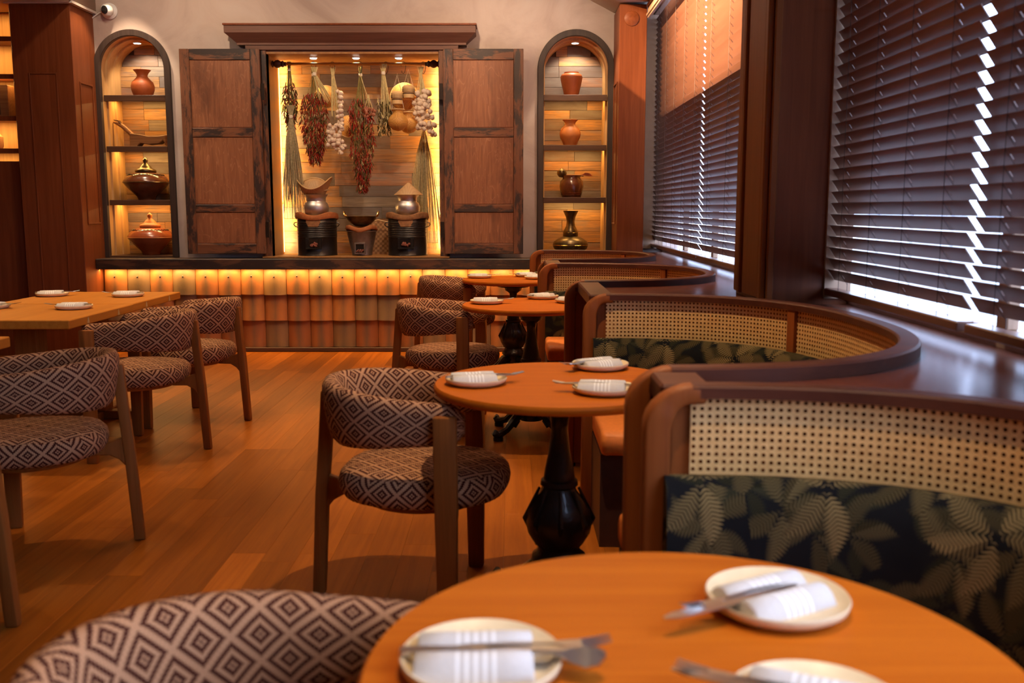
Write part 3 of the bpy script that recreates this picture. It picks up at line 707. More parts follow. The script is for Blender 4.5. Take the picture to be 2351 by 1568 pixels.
# ------------------------------------------------------------------ cabinet contents
def stove_big(u, label, clay):
    x = at(u, 560, 8.83).x; r = .178
    o = empty('charcoal_stove', (x, 8.85, SHELFZ), 0, label, 'stove')
    prof = [(0, 0), (r, 0), (r+.004, .006), (r, .012)]
    for k in range(9): z = .17 + k*.016; prof += [(r, z-.006), (r+.005, z), (r, z+.006)]
    prof += [(r, .335), (0, .335)]
    M().lathe(prof, 40).build('drum_body', Mt['tin'], o, smooth=50)
    def zm(a, rr, z): return .016*cos(3*(a + pi/2) + pi)*(1 if z > .02 else .55)
    M().lathe([(r-.05, .0), (r+.012, .0), (r+.02, .018), (r+.015, .045), (r-.02, .05), (r-.06, .03), (r-.07, .0)], 48, (0, 0, .33), zm, cap=False).build('clay_rim', clay, o, smooth=60)
    M().lathe([(0, 0), (r-.05, 0), (r-.05, .015), (0, .015)], 32, (0, 0, .335)).build('fire_bowl', Mt['claydk'], o)
    # opening frame
    fr = M()
    for q in (-.058, .058): fr.box(q-.014, q+.014, -r-.012, -r+.03, .075, .155)
    fr.box(-.072, .072, -r-.014, -r+.03, .062, .075); fr.box(-.072, .072, -r-.008, -r+.03, .155, .163)
    fr.build('door_frame', Mt['tin'], o, bevel=.002)
    M().box(-.044, .044, -r-.006, -r+.03, .076, .154).build('firebox', Mt['black'], o)
    am = M()
    rr = random.Random(int(u))
    for k in range(14):
        am.lathe([(0, -.012), (.011, -.004), (.011, .005), (0, .012)], 6, (rr.uniform(-.032, .032), -r-.008+rr.uniform(-.003, .003), .088 + rr.random()*.03))
    tag(am.build('ash', Mt['ash'], o), kind='stuff')
    pat = M()
    rings = []
    for i in range(7):
        a = -pi/2 + (-.36 + .72*i/6); w_ = .02 if i in (0, 6) else .045
        rings.append([((r+q)*cos(a), (r+q)*sin(a), z) for q, z in ((.006, .335 - w_*1.6), (.006, .335), (-.01, .335), (-.01, .335 - w_*1.6))])
    pat.loft(rings, True, True); pat.build('clay_apron', Mt['claydk'], o)
    for s_ in (-1, 1):
        h = M(); h.tube([(s_*(r+.002), -.02, .30), (s_*(r+.025), -.02, .295), (s_*(r+.03), -.02, .28), (s_*(r+.015), -.02, .262), (s_*(r-.001), -.02, .26)], .005, 6)
        h.build('handle', Mt['tin'], o)
    return o
stove_big(728, 'black tin charcoal stove with orange clay rim under the basket steamer', Mt['clay'])
stove_big(936, 'black tin charcoal stove with browned clay rim under the cone lidded pot', Mt['claydk'])
def steam_pot(u, label):
    o = empty('aluminium_pot', (at(u, 480, 8.85).x, 8.85, SHELFZ+.352), 0, label, 'pot')
    M().lathe([(0, 0), (.07, 0), (.09, .012), (.112, .05), (.115, .085), (.105, .12), (.088, .135), (.086, .142)], 36).build('pot_body', Mt['alu'], o, smooth=60)
    M().lathe([(.084, .14), (.089, .143), (.090, .17), (.108, .198), (.111, .2), (.108, .201), (.086, .17), (.084, .15)], 36, cap=False).build('flared_neck', Mt['alu'], o, smooth=40)
    return o
steam_pot(726, 'bulbous aluminium steamer pot carrying the open bamboo basket')
steam_pot(936, 'bulbous aluminium steamer pot under the pointed bamboo lid')
px_ = at(722, 440, 8.85).x; bz = SHELFZ+.352+.175
bs = empty('bamboo_steamer_basket', (px_, 8.85, bz), 0, 'saddle rimmed bamboo steaming basket on the aluminium pot', 'basket')
def zsad(a, rr, z): return (.055*cos(2*a) if z > .1 else (.02*cos(2*a) if z > .05 else 0))
M().lathe([(.085, 0), (.098, .03), (.13, .07), (.16, .125), (.156, .125), (.125, .072), (.09, .03), (.08, .004)], 40, zmod=zsad, cap=False).build('basket_body', Mt['bamboo'], bs)
rim = M(); rim.tube([(.16*cos(2*pi*i/40), .16*sin(2*pi*i/40), .125+.055*cos(4*pi*i/40)) for i in range(41)], .0055, 6); rim.build('rim', Mt['bamboo_rim'], bs)
dl = empty('domed_basket_lid', (px_, 8.86, bz+.06), 0, 'domed woven lid sitting inside the saddle rimmed basket', 'lid')
M().lathe([(.125, 0), (.118, .04), (.085, .085), (.04, .105), (0, .11)], 36).build('dome', Mt['bamboo_pale'], dl)
rim = M(); rim.tube([(.128*cos(pi*i/24), .0, .01+.105*sin(pi*i/24)) for i in range(25)], .005, 6); rim.build('dome_rib', Mt['bamboo_rim'], dl)
cl = empty('conical_lid', (at(938, 450, 8.85).x, 8.85, SHELFZ+.352+.195), 0, 'pointed conical bamboo lid on the second aluminium pot', 'lid')
M().lathe([(.128, 0), (.126, .008), (.066, .06), (.01, .11), (0, .112)], 32, cap=False).build('cone', Mt['bamboo_pale'], cl, smooth=60)
rim = M(); rim.tube([(.128*cos(2*pi*i/32), .128*sin(2*pi*i/32), .003) for i in range(33)], .005, 6); rim.build('rim', Mt['bamboo_rim'], cl)
# small bucket stove + wok
ss = empty('bucket_stove', (at(832, 560, 8.85).x, 8.82, SHELFZ), 0, 'small tapered zinc bucket stove standing between the black stoves', 'stove')
M().lathe([(0, 0), (.088, 0), (.092, .006), (.09, .012), (.135, .215), (.14, .22), (.135, .225), (0, .225)], 36).build('bucket', Mt['zinc'], ss, smooth=50)
M().lathe([(.1, 0), (.138, 0), (.146, .014), (.14, .035), (.115, .04), (.09, .02), (.085, 0)], 48, (0, 0, .226), lambda a, r, z: .013*cos(3*(a+pi/2)+pi), cap=False).build('clay_rim', Mt['clay'], ss, smooth=60)
fr = M(); fr.box(-.05, -.036, -.125, -.09, .03, .105); fr.box(.036, .05, -.125, -.09, .03, .105); fr.box(-.05, .05, -.125, -.09, .105, .117); fr.box(-.05, .05, -.122, -.09, .018, .03)
fr.build('door_frame', Mt['zinc'], ss, bevel=.002); M().box(-.036, .036, -.119, -.09, .03, .105).build('firebox', Mt['black'], ss)
am = M()
for k in range(9): am.lathe([(0, -.01), (.01, -.003), (.01, .004), (0, .01)], 6, (-.027+.0067*k, -.121, .04+.006*(k % 3)))
tag(am.build('ash', Mt['ash'], ss), kind='stuff')
wk = empty('brass_wok', (ss.location.x, 8.82, SHELFZ+.262), 0, 'old brass wok with loop handles resting on the bucket stove', 'wok')
M().lathe([(0, 0), (.05, .004), (.09, .025), (.125, .06), (.143, .092), (.147, .094), (.143, .096), (.12, .063), (.085, .03), (0, .01)], 36).build('bowl', Mt['bronze'], wk, smooth=60)
for s_ in (-1, 1):
    h = M(); h.tube([(s_*.138, -.03, .088), (s_*.152, -.03, .11), (s_*.158, -.012, .135), (s_*.158, .012, .135), (s_*.152, .03, .11), (s_*.138, .03, .088)], .007, 8); h.build('handle', Mt['brass'], wk)
fan = empty('woven_fan', (at(872, 560, 9.05).x, 9.02, SHELFZ), 0, 'herringbone woven fan leaning behind the bucket stove', 'fan')
M().prism([(-.17, 0), (.17, 0), (.19, .18), (.13, .29), (0, .32), (-.13, .29), (-.19, .18)], 'y', 0, .008).build('fan_leaf', Mt['herring'], fan, rot=(radians(-8), 0, 0))
M().tube([(.17, -.002, .0), (.19, -.02, .18), (.13, -.035, .29), (0, -.04, .32), (-.13, -.035, .29), (-.19, -.02, .18), (-.17, -.002, 0)], .006, 6).build('fan_edge', Mt['bamboo_rim'], fan)

# ------------------------------------------------------------------ things hanging from the rod
def hook(u, label, L=.07):
    x = at(u, 147, 8.84).x; pts = []
    for i in range(9): a = radians(-30 + 240*i/8); pts.append((.02*cos(a), 0, .02*sin(a)))
    pts = pts[::-1] ; 
    pts = [(-.02, 0, -.02)] + [(-.02*cos(pi*i/6), 0, .018*sin(pi*i/6)) for i in range(7)] + [(.02, 0, -L*.5), (.012, 0, -L), (.0, 0, -L-.015), (-.014, 0, -L-.006), (-.016, 0, -L+.012)]
    o = M().tube(pts, .0028, 6).build('hook', Mt['hook'], None, (x, 8.84, rz+.0005))
    return tag(o, label, 'hook', 'black hooks on the cabinet rod')
for u, lb in ((720, 'black hook holding the straw tied chili bunch'), (763, 'black hook holding the garlic string'), (826, 'black hook holding the longest chili bunch'), (886, 'black hook beside the pale straw bunch'), (926, 'black hook above the round woven basket'), (972, 'black hook holding the full garlic braid')): hook(u, lb)
def strands(b, r, top, L, n, spread, flare=0, up=.05, rad=.0022, lean=(0, 0), yspread=None, lens=(.7, 1)):
    ys = yspread if yspread is not None else spread*.5
    for i in range(n):
        a = r.uniform(0, 2*pi); q = sqrt(r.random()); dx, dy = q*cos(a), q*sin(a)*ys/max(spread, 1e-6)
        l = L*r.uniform(*lens); w = r.uniform(-.15, .15)
        p = [(dx*flare, dy*flare, up), (dx*.012, dy*.012, 0)]
        for t_ in (.25, .55, .8, 1):
            s_ = spread*(t_**.6)
            p.append(((dx + w*t_)*s_ + lean[0]*t_, dy*s_ + lean[1]*t_, -l*t_))
        b.tube(p, [rad*.9, rad, rad, rad*.9, rad*.8, rad*.5], 4)
def bits(b, r, n, rad, L, fn):
    for i in range(n):
        c = fn(r); d = Vector((r.uniform(-.6, .6), r.uniform(-.6, .6), -1)).normalized(); l = L*r.uniform(.6, 1.2)
        p = Vector(c); b.tube([p, p + d*l*.4, p + d*l*.8 + Vector((r.uniform(-1, 1), 0, 0))*l*.12, p + d*l], [rad*.7, rad, rad*.7, rad*.1], 5)
def chili_bunch(u, v, vend, label, wid, seed, long=False, nch=150, leaf=90):
    p = at(u, v, 8.86); L = (vend - v)*K
    o = empty('chili_bunch', (p.x, 8.86, p.z), 0, label, 'chilies', 'chili bunches in the display cabinet'); r = random.Random(seed)
    b = M(); strands(b, r, None, L*.8, 24, wid, .02, .07, .002); tag(b.build('stem', Mt['stem'], o), kind='stuff')
    def env(t_): return (wid*min(1, t_/.3)*(1 if t_ < .62 else (1-.62*(t_-.62)/.38)))
    def fn(r):
        t_ = .2 + .8*r.random()**.9; w_ = env(t_); return (r.uniform(-1, 1)*w_, r.uniform(-1, 1)*w_*.5, -t_*(L-.05))
    b = M(); bits(b, r, int(nch*2.3), .0044, .05, fn); tag(b.build('chili', Mt['chili'], o), kind='stuff')
    b = M(); bits(b, r, leaf*2, .0045, .05, fn); tag(b.build('dry_leaf', Mt['leafdry'], o), kind='stuff')
    b = M(); bits(b, r, leaf//6, .004, .05, fn); tag(b.build('dry_twig', Mt['straw'], o), kind='stuff')
    M().lathe([(.014, -.012), (.017, 0), (.014, .012)], 12).build('tie', Mt['twine'], o)
    return o
chili_bunch(664, 160, 310, 'sparse dried chili bunch against the glowing cabinet side', .06, 5, False, 45, 130)
chili_bunch(719, 172, 375, 'thick red chili bunch hanging beside the straw', .115, 6, True, 260, 150)
chili_bunch(828, 172, 437, 'longest dark red chili bunch in the middle of the rod', .11, 7, True, 290, 200)
def straw_bunch(u, v, vend, label, wid, seed, m, lean=0, n=40, herb=0, up=.06, flare=1.6, rad=.0028, Y=8.83):
    p = at(u, v, Y); L = (vend - v)*K
    o = empty('straw_bunch', (p.x, Y, p.z), 0, label, 'dried plant'); r = random.Random(seed)
    b = M(); strands(b, r, None, L, n, wid, flare*wid*.4 if flare else 0, up, rad, (lean, 0)); tag(b.build('stalk', m, o), kind='stuff')
    if herb:
        b = M(); bits(b, r, herb, .005, .04, lambda r: (r.uniform(-1, 1)*wid*1.1, r.uniform(-1, 1)*wid*.5, -L*(.45+.55*r.random()))); tag(b.build('dry_leaf', Mt['leafdry'], o), kind='stuff')
        b = M(); bits(b, r, herb//3, .004, .04, lambda r: (r.uniform(-1, 1)*wid, r.uniform(-1, 1)*wid*.5, -L*(.4+.6*r.random()))); tag(b.build('seed_head', Mt['straw'], o), kind='stuff')
    M().lathe([(.016, -.014), (.02, 0), (.016, .014)], 12).build('tie', Mt['twine'], o)
    return o
straw_bunch(722, 170, 234, 'pale straw bunch tilting over the thick chili bunch', .05, 11, Mt['straw'], .085, 36, Y=8.80)
straw_bunch(880, 168, 300, 'pale stalk bunch with drooping herbs beside woven baskets', .055, 12, Mt['straw'], .02, 30, 150, .08)
straw_bunch(668, 268, 500, 'long grey green grass bundle hanging by the cabinet side', .115, 13, Mt['grass'], .01, 170, 0, .10, .9, .0020, 8.80)
straw_bunch(974, 298, 575, 'long green grass bundle spreading beside the cone lidded pot', .16, 14, Mt['grass'], .0, 190, 0, .04, .4, .0020, 9.04)
# garlic
gb = M().lathe([(0, -.022), (.012, -.021), (.021, -.012), (.024, 0), (.019, .012), (.009, .02), (.004, .024), (.003, .03)], 10).build('garlic_bulb', Mt['garlic'], None)
first = [gb]
def bulb(parent, loc, rot, sc, m=None):
    if first: o = first.pop()
    else: o = gb.copy(); COL.objects.link(o)
    o.parent = parent; o.location = loc; o.rotation_euler = rot; o.scale = (sc,)*3
    return o
r = random.Random(31)
def garlic(u, v, label, spots, n_st, L, seed, st_lean=0):
    p = at(u, v, 8.84); o = empty('garlic_braid', (p.x, 8.84, p.z), 0, label, 'garlic'); r = random.Random(seed)
    b = M(); strands(b, r, None, L, n_st, .05, .03, .07, .003, (st_lean, 0)); tag(b.build('dry_stalk', Mt['straw'], o), kind='stuff')
    for (du, dv, s_) in spots:
        bulb(o, (du*K, r.uniform(-.03, .02), -dv*K), (r.uniform(-.6, .6), r.uniform(-.6, .6), r.uniform(0, 6)), s_)
    return o
sp1 = [(17, 40+9.5*i, 1.05) for i in range(9)] + [(12+r.uniform(-3, 3), 36+11*i, .8) for i in range(8)]
sp1 += [(r.uniform(-14, 18), 108+r.uniform(0, 48), r.uniform(.8, 1.05)) for i in range(52)] + [(r.uniform(2, 30), 150+r.uniform(0, 22), .8) for i in range(10)]
garlic(764, 172, 'garlic string with loose lower bunch hanging between chili bunches', sp1, 22, .42, 41, .02)
sp2 = [(r.gauss(3, 8) + (i % 9)*1.2 - 3, 34 + r.uniform(0, 84), r.uniform(.85, 1.1)) for i in range(98)] + [(24+r.uniform(-7, 9), 108+r.uniform(-6, 22), .9) for i in range(12)]
garlic(966, 172, 'full braid of pale garlic bulbs by the lit cabinet edge', sp2, 30, .22, 42, .01)
# shallot string
p = at(845, 225, 8.82); so = empty('shallot_string', (p.x, 8.82, p.z), 0, 'little string of red shallots beside the longest chili bunch', 'shallots')
b = M(); strands(b, random.Random(4), None, .11, 14, .05, .01, .03, .0024); b.tube([(-.07, .02, .21), (-.035, .01, .1), (0, 0, 0)], .0035, 6); tag(b.build('dry_stalk', Mt['straw'], so), kind='stuff')
sh0 = None
for i in range(16):
    loc = (random.uniform(-.03, .055), random.uniform(-.02, .02), -.09-random.random()*.07)
    if sh0 is None: sh0 = M().lathe([(0, -.018), (.013, -.01), (.015, 0), (.009, .014), (.003, .022), (.002, .035)], 8).build('shallot', Mt['shallot'], so, loc); q = sh0
    else: q = sh0.copy(); COL.objects.link(q); q.location = loc
    q.rotation_euler = (random.uniform(-.7, .7), random.uniform(-.7, .7), 0)
# woven discs and baskets
def disc(u, v, rpx, Y, m, label, dome=.04):
    p = at(u, v, Y); R = rpx*K
    o = empty('woven_hat', (p.x, Y, p.z), 0, label, 'basket'); o.rotation_euler = (radians(82), 0, 0)
    M().lathe([(R, 0), (R*.85, dome*.4), (R*.5, dome*.85), (0, dome), (0, dome-.006), (R*.5, dome*.85-.006), (R*.98, -.004)], 36, cap=False).build('weave', m, o, smooth=60)
    b = M(); b.tube([(R*cos(2*pi*i/36), R*sin(2*pi*i/36), -.001) for i in range(37)], .005, 6); b.build('rim', Mt['bamboo_rim'], o)
    return o
disc(748, 222, 25, 8.97, Mt['amber'], 'amber woven disc hanging behind the garlic string')
disc(928, 222, 31, 8.93, Mt['amber'], 'wide round amber basket lid hanging behind the small baskets')
disc(800, 290, 24, 9.0, Mt['amber'], 'amber woven disc behind the middle chili bunch', .03)
def bulbasket(u, v, Y, label, sc=1):
    p = at(u, v, Y); o = empty('sticky_rice_basket', (p.x, Y, p.z), 0, label, 'basket')
    M().lathe([(0, -.09), (.05, -.075), (.085, -.035), (.092, 0), (.078, .035), (.05, .06), (.044, .075), (.058, .1), (.055, .1), (.04, .075), (.07, .03), (0, -.08)], 28, sx=sc, sy=sc).build('basket_body', Mt['amber'], o, smooth=60)
    b = M(); b.tube([(.058*sc*cos(2*pi*i/28), .058*sc*sin(2*pi*i/28), .1) for i in range(29)], .005, 6); b.build('rim', Mt['bamboo_rim'], o)
    b = M(); b.tube([(-.055*sc, 0, .1), (0, 0, .42*sc), (.055*sc, 0, .1)], .0022, 5); b.build('cord', Mt['twine'], o)
    return o
bulbasket(914, 278, 8.80, 'round bellied amber rice basket hanging lowest in front')
bulbasket(938, 284, 8.90, 'round bellied amber rice basket tucked behind its twin', .95)
def drum(u, v, Y, label):
    p = at(u, v, Y); o = empty('rice_box', (p.x, Y, p.z), 0, label, 'basket')
    M().lathe([(0, -.05), (.045, -.05), (.048, -.02), (.046, .0), (.054, .0), (.056, .045), (.04, .06), (0, .06)], 24).build('box_body', Mt['bamboo_rim'], o)
    b = M()
    for i in range(28): a = 2*pi*i/28; b.box(.0555*cos(a)-.0015, .0555*cos(a)+.0015, .0555*sin(a)-.0015, .0555*sin(a)+.0015, .002, .03)
    b.build('dark_pattern', Mt['shelf'], o); M().lathe([(.049, -.016), (.051, -.012), (.049, -.008)], 24, cap=False).build('dark_band', Mt['shelf'], o)
    b = M(); b.tube([(-.05, 0, .03), (0, 0, .2), (.05, 0, .03)], .002, 5); b.build('cord', Mt['twine'], o)
drum(912, 226, 8.80, 'small patterned bamboo rice box hanging above the amber basket')
drum(938, 212, 8.79, 'small patterned bamboo rice box hanging higher on the cluster')

# ------------------------------------------------------------------ venetian blinds
TILT = radians(55)
def blind(y0, y1, label, nslot, xr=XW-.02, ztop=2.965, zbot=.972):
    L = y1 - y0; pit = .0438; root = empty('venetian_blind', (xr, (y0+y1)/2, .945), 0, label, 'blind', 'dark wooden venetian blinds')
    M().box(-.035, .03, -L/2, L/2, ztop-.945, ztop-.945+.045).build('head_rail', Mt['slat'], root, bevel=.003)
    M().box(-.027, .027, -L/2, L/2, 0.0, .028).build('bottom_rail', Mt['slat'], root, bevel=.004)
    ys = [-L/2 + L*(i+.5)/nslot + (0.0) for i in range(nslot)]
    b = M(); hw, th = .0255, .0016; last = -L/2
    for y in ys:
        b.box(-hw, hw, last, y-.0035, -th, th)
        for a, c in ((-hw, -.009), (.009, hw)): b.box(a, c, y-.0035, y+.0035, -th, th)
        last = y+.0035
    b.box(-hw, hw, last, L/2, -th, th)
    n = int((ztop - zbot - .055)/pit); s0 = None
    for i in range(n):
        z = zbot + .055 + i*pit - .945
        if s0 is None: s0 = b.build('slat', Mt['slat'], root); o = s0
        else: o = s0.copy(); COL.objects.link(o)
        o.location = (0, random.uniform(-.002, .002), z); o.rotation_euler = (0, TILT + random.uniform(-.02, .02), 0)
    for y in ys:
        c = M()
        for sx_, in ((-.017,), (.017,)): c.tube([(sx_, y+.008, .02), (sx_, y+.008, ztop-.945)], .0011, 4)
        for i in range(n): z = zbot + .055 + i*pit - .945 - .004; c.tube([(-.017, y+.008, z+.022), (.017, y+.008, z-.026)], .0008, 3)
        c.build('ladder_cord', Mt['cord'], root)
    return root
blind(6.585, 8.735, 'dark wooden venetian blind on the far window beside the niche pillar', 5)
blind(4.44, 6.54, 'dark wooden venetian blind on the far window beside the middle pillar', 4)
blind(2.685, 3.84, 'dark wooden venetian blind on the near window beside the middle pillar', 4)
blind(1.46, 2.638, 'dark wooden venetian blind nearest the front, cut by the picture edge', 4)

# ------------------------------------------------------------------ curved booths
NSE = 2.5
def se(x0, yc, a, b, t):
    c, s_ = cos(t), sin(t)
    return (x0 + a*abs(c)**(2/NSE), yc + b*(1 if s_ >= 0 else -1)*abs(s_)**(2/NSE))
def stations(n=56):
    # denser near ends because of superellipse parametrisation
    return [-pi/2 + pi*(i/n) for i in range(n+1)]
def arc(x0, a, b, ts):
    P = [se(x0, 0, a, b, t) for t in ts]; L = [0]
    for p, q in zip(P, P[1:]): L.append(L[-1] + math.hypot(q[0]-p[0], q[1]-p[1]))
    return P, L
RZ = .94
def booth(yc, b_, xr, x0n, x0f, label):
    # local frame at (0, yc, 0)
    root = empty('curved_booth', (0, yc, 0), 0, label, 'booth', 'curved cane backed booths along the windows')
    ts = stations()
    def x0(t): k = (sin(t) + 1)/2; return x0n + (x0f - x0n)*k
    def pt(t, d):
        a = xr - x0(t) - d
        return se(x0(t), 0, a, b_ - d, t)
    def ring(prof, tt):
        R = []
        for t in tt: R.append([(*pt(t, d), z) for d, z in prof])
        return R
    def lens(tt, d):
        P = [pt(t, d) for t in tt]; L = [0]
        for p, q in zip(P, P[1:]): L.append(L[-1] + math.hypot(q[0]-p[0], q[1]-p[1]))
        return L
    def sw(prof, nm, m, tt=ts, uv=False, **k):
        b = M(); us = vs = None
        if uv:
            us = lens(tt, prof[0][0]); vs = [0]
            for p, q in zip(prof, prof[1:] + prof[:1]): vs.append(vs[-1] + math.hypot(p[0]-q[0], p[1]-q[1]))
        b.loft(ring(prof, tt), True, True, us, vs); return b.build(nm, m, root, **k)
    sw([(0, .905), (.0, .935), (.006, RZ), (.050, RZ), (.055, .935), (.055, .914)], 'top_rail', Mt['rail'], [-pi/2 + .035 + (pi-.07)*i/60 for i in range(61)])
    sw([(.008, .02), (.008, .905), (.02, .905), (.02, .02)], 'back_shell', Mt['booth'])
    sw([(.02, .72), (.02, .745), (.046, .745), (.046, .72)], 'lower_frame', Mt['booth'])
    # three cane sections between stiles
    Ls = lens(ts, .035); tot = Ls[-1]
    cuts = [0, .31*tot, .69*tot, tot]
    def t_at(l):
        for i in range(len(Ls)-1):
            if Ls[i+1] >= l: return ts[i] + (ts[i+1]-ts[i])*(l-Ls[i])/max(1e-9, Ls[i+1]-Ls[i])
        return ts[-1]
    for k in range(3):
        ta, tb = t_at(cuts[k]+(.02 if k else .05)), t_at(cuts[k+1]-(.02 if k < 2 else .05))
        n = 30; tt = [ta + (tb-ta)*i/n for i in range(n+1)]
        us = lens(tt, .036); vs = [0, .172]
        M().loft([[(*pt(t, .036), .742), (*pt(t, .036), .914)] for t in tt], False, False, us, vs).build('cane_panel', Mt['cane'], root)
    for k in (1, 2):
        tm = t_at(cuts[k]); dt = [t_at(cuts[k]-.02), tm, t_at(cuts[k]+.02)]
        b = M(); b.loft([[(*pt(t, d), z) for d, z in ((.02, .72), (.02, .912), (.052, .912), (.052, .72))] for t in dt], True, True); b.build('stile', Mt['booth'], root)
    cp = [(.03, .44), (.03, .735), (.045, .757), (.072, .76), (.095, .742), (.112, .69), (.12, .58), (.115, .44)]
    sw(cp, 'back_cushion', Mt['palm'], uv=True)
    sp_ = [(.06, .365), (.06, .455), (.10, .468), (.42, .468), (.475, .458), (.50, .43), (.495, .385), (.48, .365)]
    sw(sp_, 'seat_cushion', Mt['orange'], bevel=.022, seg=3, smooth=60)
    sw([(.06, .0), (.06, .364), (.45, .364), (.45, 0)], 'plinth', Mt['darkwood'])
    # bentwood end posts
    for sg, t, xe in ((-1, -pi/2, x0n), (1, pi/2, x0f)):
        yo = sg*(b_ - .03); path = []
        for i in range(9):
            a = pi/2 * i/8; path.append((xe + .062 - .075*sin(a), .846 + .075*cos(a)))
        path = [(xe + .085, .92)] + path + [(path[-1][0], .5), (path[-1][0]-.004, .0)]
        R = []
        for i, (px, pz) in enumerate(path):
            q0 = path[max(i-1, 0)]; q1 = path[min(i+1, len(path)-1)]; tx, tz = q1[0]-q0[0], q1[1]-q0[1]; l = math.hypot(tx, tz); nx, nz = -tz/l, tx/l
            h = .019 if i < 4 else min(.027, .019 + .002*(i-3))
            # width across the rail grows a little down the post
            hw = .026 if i < 6 else .029
            R.append([(px + nx*e, yo + wq, pz + nz*e) for wq, e in ((-hw, -h), (hw, -h), (hw, h), (-hw, h))])
        M().loft(R, True, True).build('end_post', Mt['booth'], root, bevel=.008, seg=2, smooth=50)
        M().box(xe+.02, xe+.10, sg*(b_-.018)-.006, sg*(b_-.018)+.006, .0, .90).build('end_panel', Mt['booth'], root)
    return root
BOOTHS = [(.98, .95, 1.17, .30, .305, 'curved cane booth with palm print cushion nearest the front'),
          (3.04, .95, 1.17, .295, .335, 'curved cane booth beside the middle pillar, second from the front'),
          (5.47, .78, 1.13, .30, .215, 'curved cane booth beside the far window, third from the front'),
          (7.45, .75, 1.10, .22, .19, 'curved cane booth closest to the bronze vase niche')]
for bb in BOOTHS: booth(*bb)
# ledge plate around booths
def lx(y):
    for yc, b_, xr, xn, xf, _ in BOOTHS:
        if abs(y - yc) <= b_:
            k = min(1, abs(y-yc)/b_); xe = xn if y < yc else xf
            # outer curve at this y (param by s = |sin|^(2/n))
            return xe + (xr-xe)*(max(0, 1-k**NSE))**(1/NSE) - .004
    return .33
ys = set()
for yc, b_, *_r in BOOTHS:
    for i in range(41): ys.add(round(yc + b_*sin(-pi/2 + pi*i/40), 4))
ys = sorted(y for y in ys | {8.49, 3.86, 4.4} if y > -.3)
ys = [y for y in ys if y <= 8.49]
b = M()
for ya, yb in zip(ys, ys[1:]):
    xa, xb = lx(ya+1e-5), lx(yb-1e-5); X1 = XW + .06
    if 3.86 < (ya+yb)/2 < 4.4: X1 = 1.03
    b.add([(xa, ya, .905), (X1, ya, .905), (X1, yb, .905), (xb, yb, .905), (xa, ya, .885), (X1, ya, .885), (X1, yb, .885), (xb, yb, .885)],
          [(0,1,2,3), (7,6,5,4), (0,4,5,1), (1,5,6,2), (2,6,7,3), (3,7,4,0)])
tag(b.build('booth_ledge', Mt['ledge'], smooth=30), 'polished dark red timber ledge between booths and windows', 'ledge')
# dividers with little cane windows between neighbouring booths
for i, lb in enumerate(['wooden divider with cane window between the two nearest booths', 'wooden divider with cane window between second and third booths', 'wooden divider with cane window between the two farthest booths']):
    ya = BOOTHS[i][0] + BOOTHS[i][1]; yb = BOOTHS[i+1][0] - BOOTHS[i+1][1]; ya += .002; yb -= .002
    xx = (BOOTHS[i][4] + BOOTHS[i+1][3])/2 + .05
    o = empty('booth_divider', (xx, (ya+yb)/2, 0), 0, lb, 'divider'); h = (yb-ya)/2
    M().box(0, .02, -h, h, .0, .70).build('lower_panel', Mt['booth'], o)
    M().box(-.012, .02, -h, h, .70, .725).build('mid_rail', Mt['booth'], o, bevel=.004)
    M().box(-.004, .02, -h, h, .86, .906).build('upper_rail', Mt['booth'], o, bevel=.004)
    M().box(-.045, .06, -h, h, .88, .932).build('ledge_nosing', Mt['rail'], o, bevel=.006)
    b = M().add([(.006, -h, .725), (.006, h, .725), (.006, h, .86), (.006, -h, .86)], [(0, 1, 2, 3)], [((0, 0), (2*h, 0), (2*h, .135), (0, .135))]); b.build('cane_panel', Mt['cane'], o)
    M().box(.014, .02, -h, h, .725, .86).build('backing', Mt['booth'], o)

# ------------------------------------------------------------------ round tables
def make_table():
    r = empty('round_table', (0, 0, 0), 0, 'x', 'table', 'round pedestal tables by the booths'); R = .395
    M().lathe([(0, .72), (R-.03, .72), (R-.006, .724), (R, .732), (R, .742), (R-.006, .75), (0, .75)], 72).build('tabletop', Mt['table'], r, smooth=40)
    M().lathe([(0, .69), (.12, .69), (.13, .70), (.13, .719), (0, .719)], 32).build('mounting_plate', Mt['iron'], r)
    M().lathe([(.055, .66), (.03, .64), (.026, .6), (.034, .53), (.046, .47), (.05, .44), (.058, .435), (.060, .42), (.052, .412), (.056, .40), (.078, .37), (.10, .335), (.107, .30), (.10, .265), (.082, .235), (.066, .215), (.07, .20), (.085, .19), (.088, .17), (.07, .155), (.06, .13), (.065, .08), (0, .075)], 36).build('pedestal', Mt['iron'], r, smooth=50)
    M().lathe([(.06, .66), (.07, .69)], 32).build('collar', Mt['iron'], r)
    b = M()
    for k in range(8):
        a = 2*pi*k/8
        b.tube([(.062*cos(a), .062*sin(a), .41), (.108*cos(a), .108*sin(a), .31), (.07*cos(a), .07*sin(a), .22)], [.005, .010, .005], 6)
    b.build('bulb_relief', Mt['iron'], r)
    f0 = None
    for k in range(4):
        if f0 is None:
            b = M(); pts = [(.05, 0, .13), (.10, 0, .125), (.15, 0, .09), (.20, 0, .05), (.245, 0, .035), (.275, 0, .03), (.29, 0, .045), (.28, 0, .06)]
            b.tube(pts, [.03, .028, .024, .02, .02, .024, .02, .012], 8); b.lathe([(0, 0), (.028, 0), (.028, .02), (0, .024)], 12, (.265, 0, 0)); b.tube([(.1, 0, .09), (.13, 0, .06), (.16, 0, .075), (.155, 0, .1)], .011, 6)
            f0 = b.build('foot', Mt['iron'], r); o = f0
        else: o = f0.copy(); COL.objects.link(o)
        o.rotation_euler = (0, 0, pi/4 + pi/2*k)
    return r
T = [(.214, 1.07), (.15, 2.96), (.11, 5.43), (.01, 7.38)]
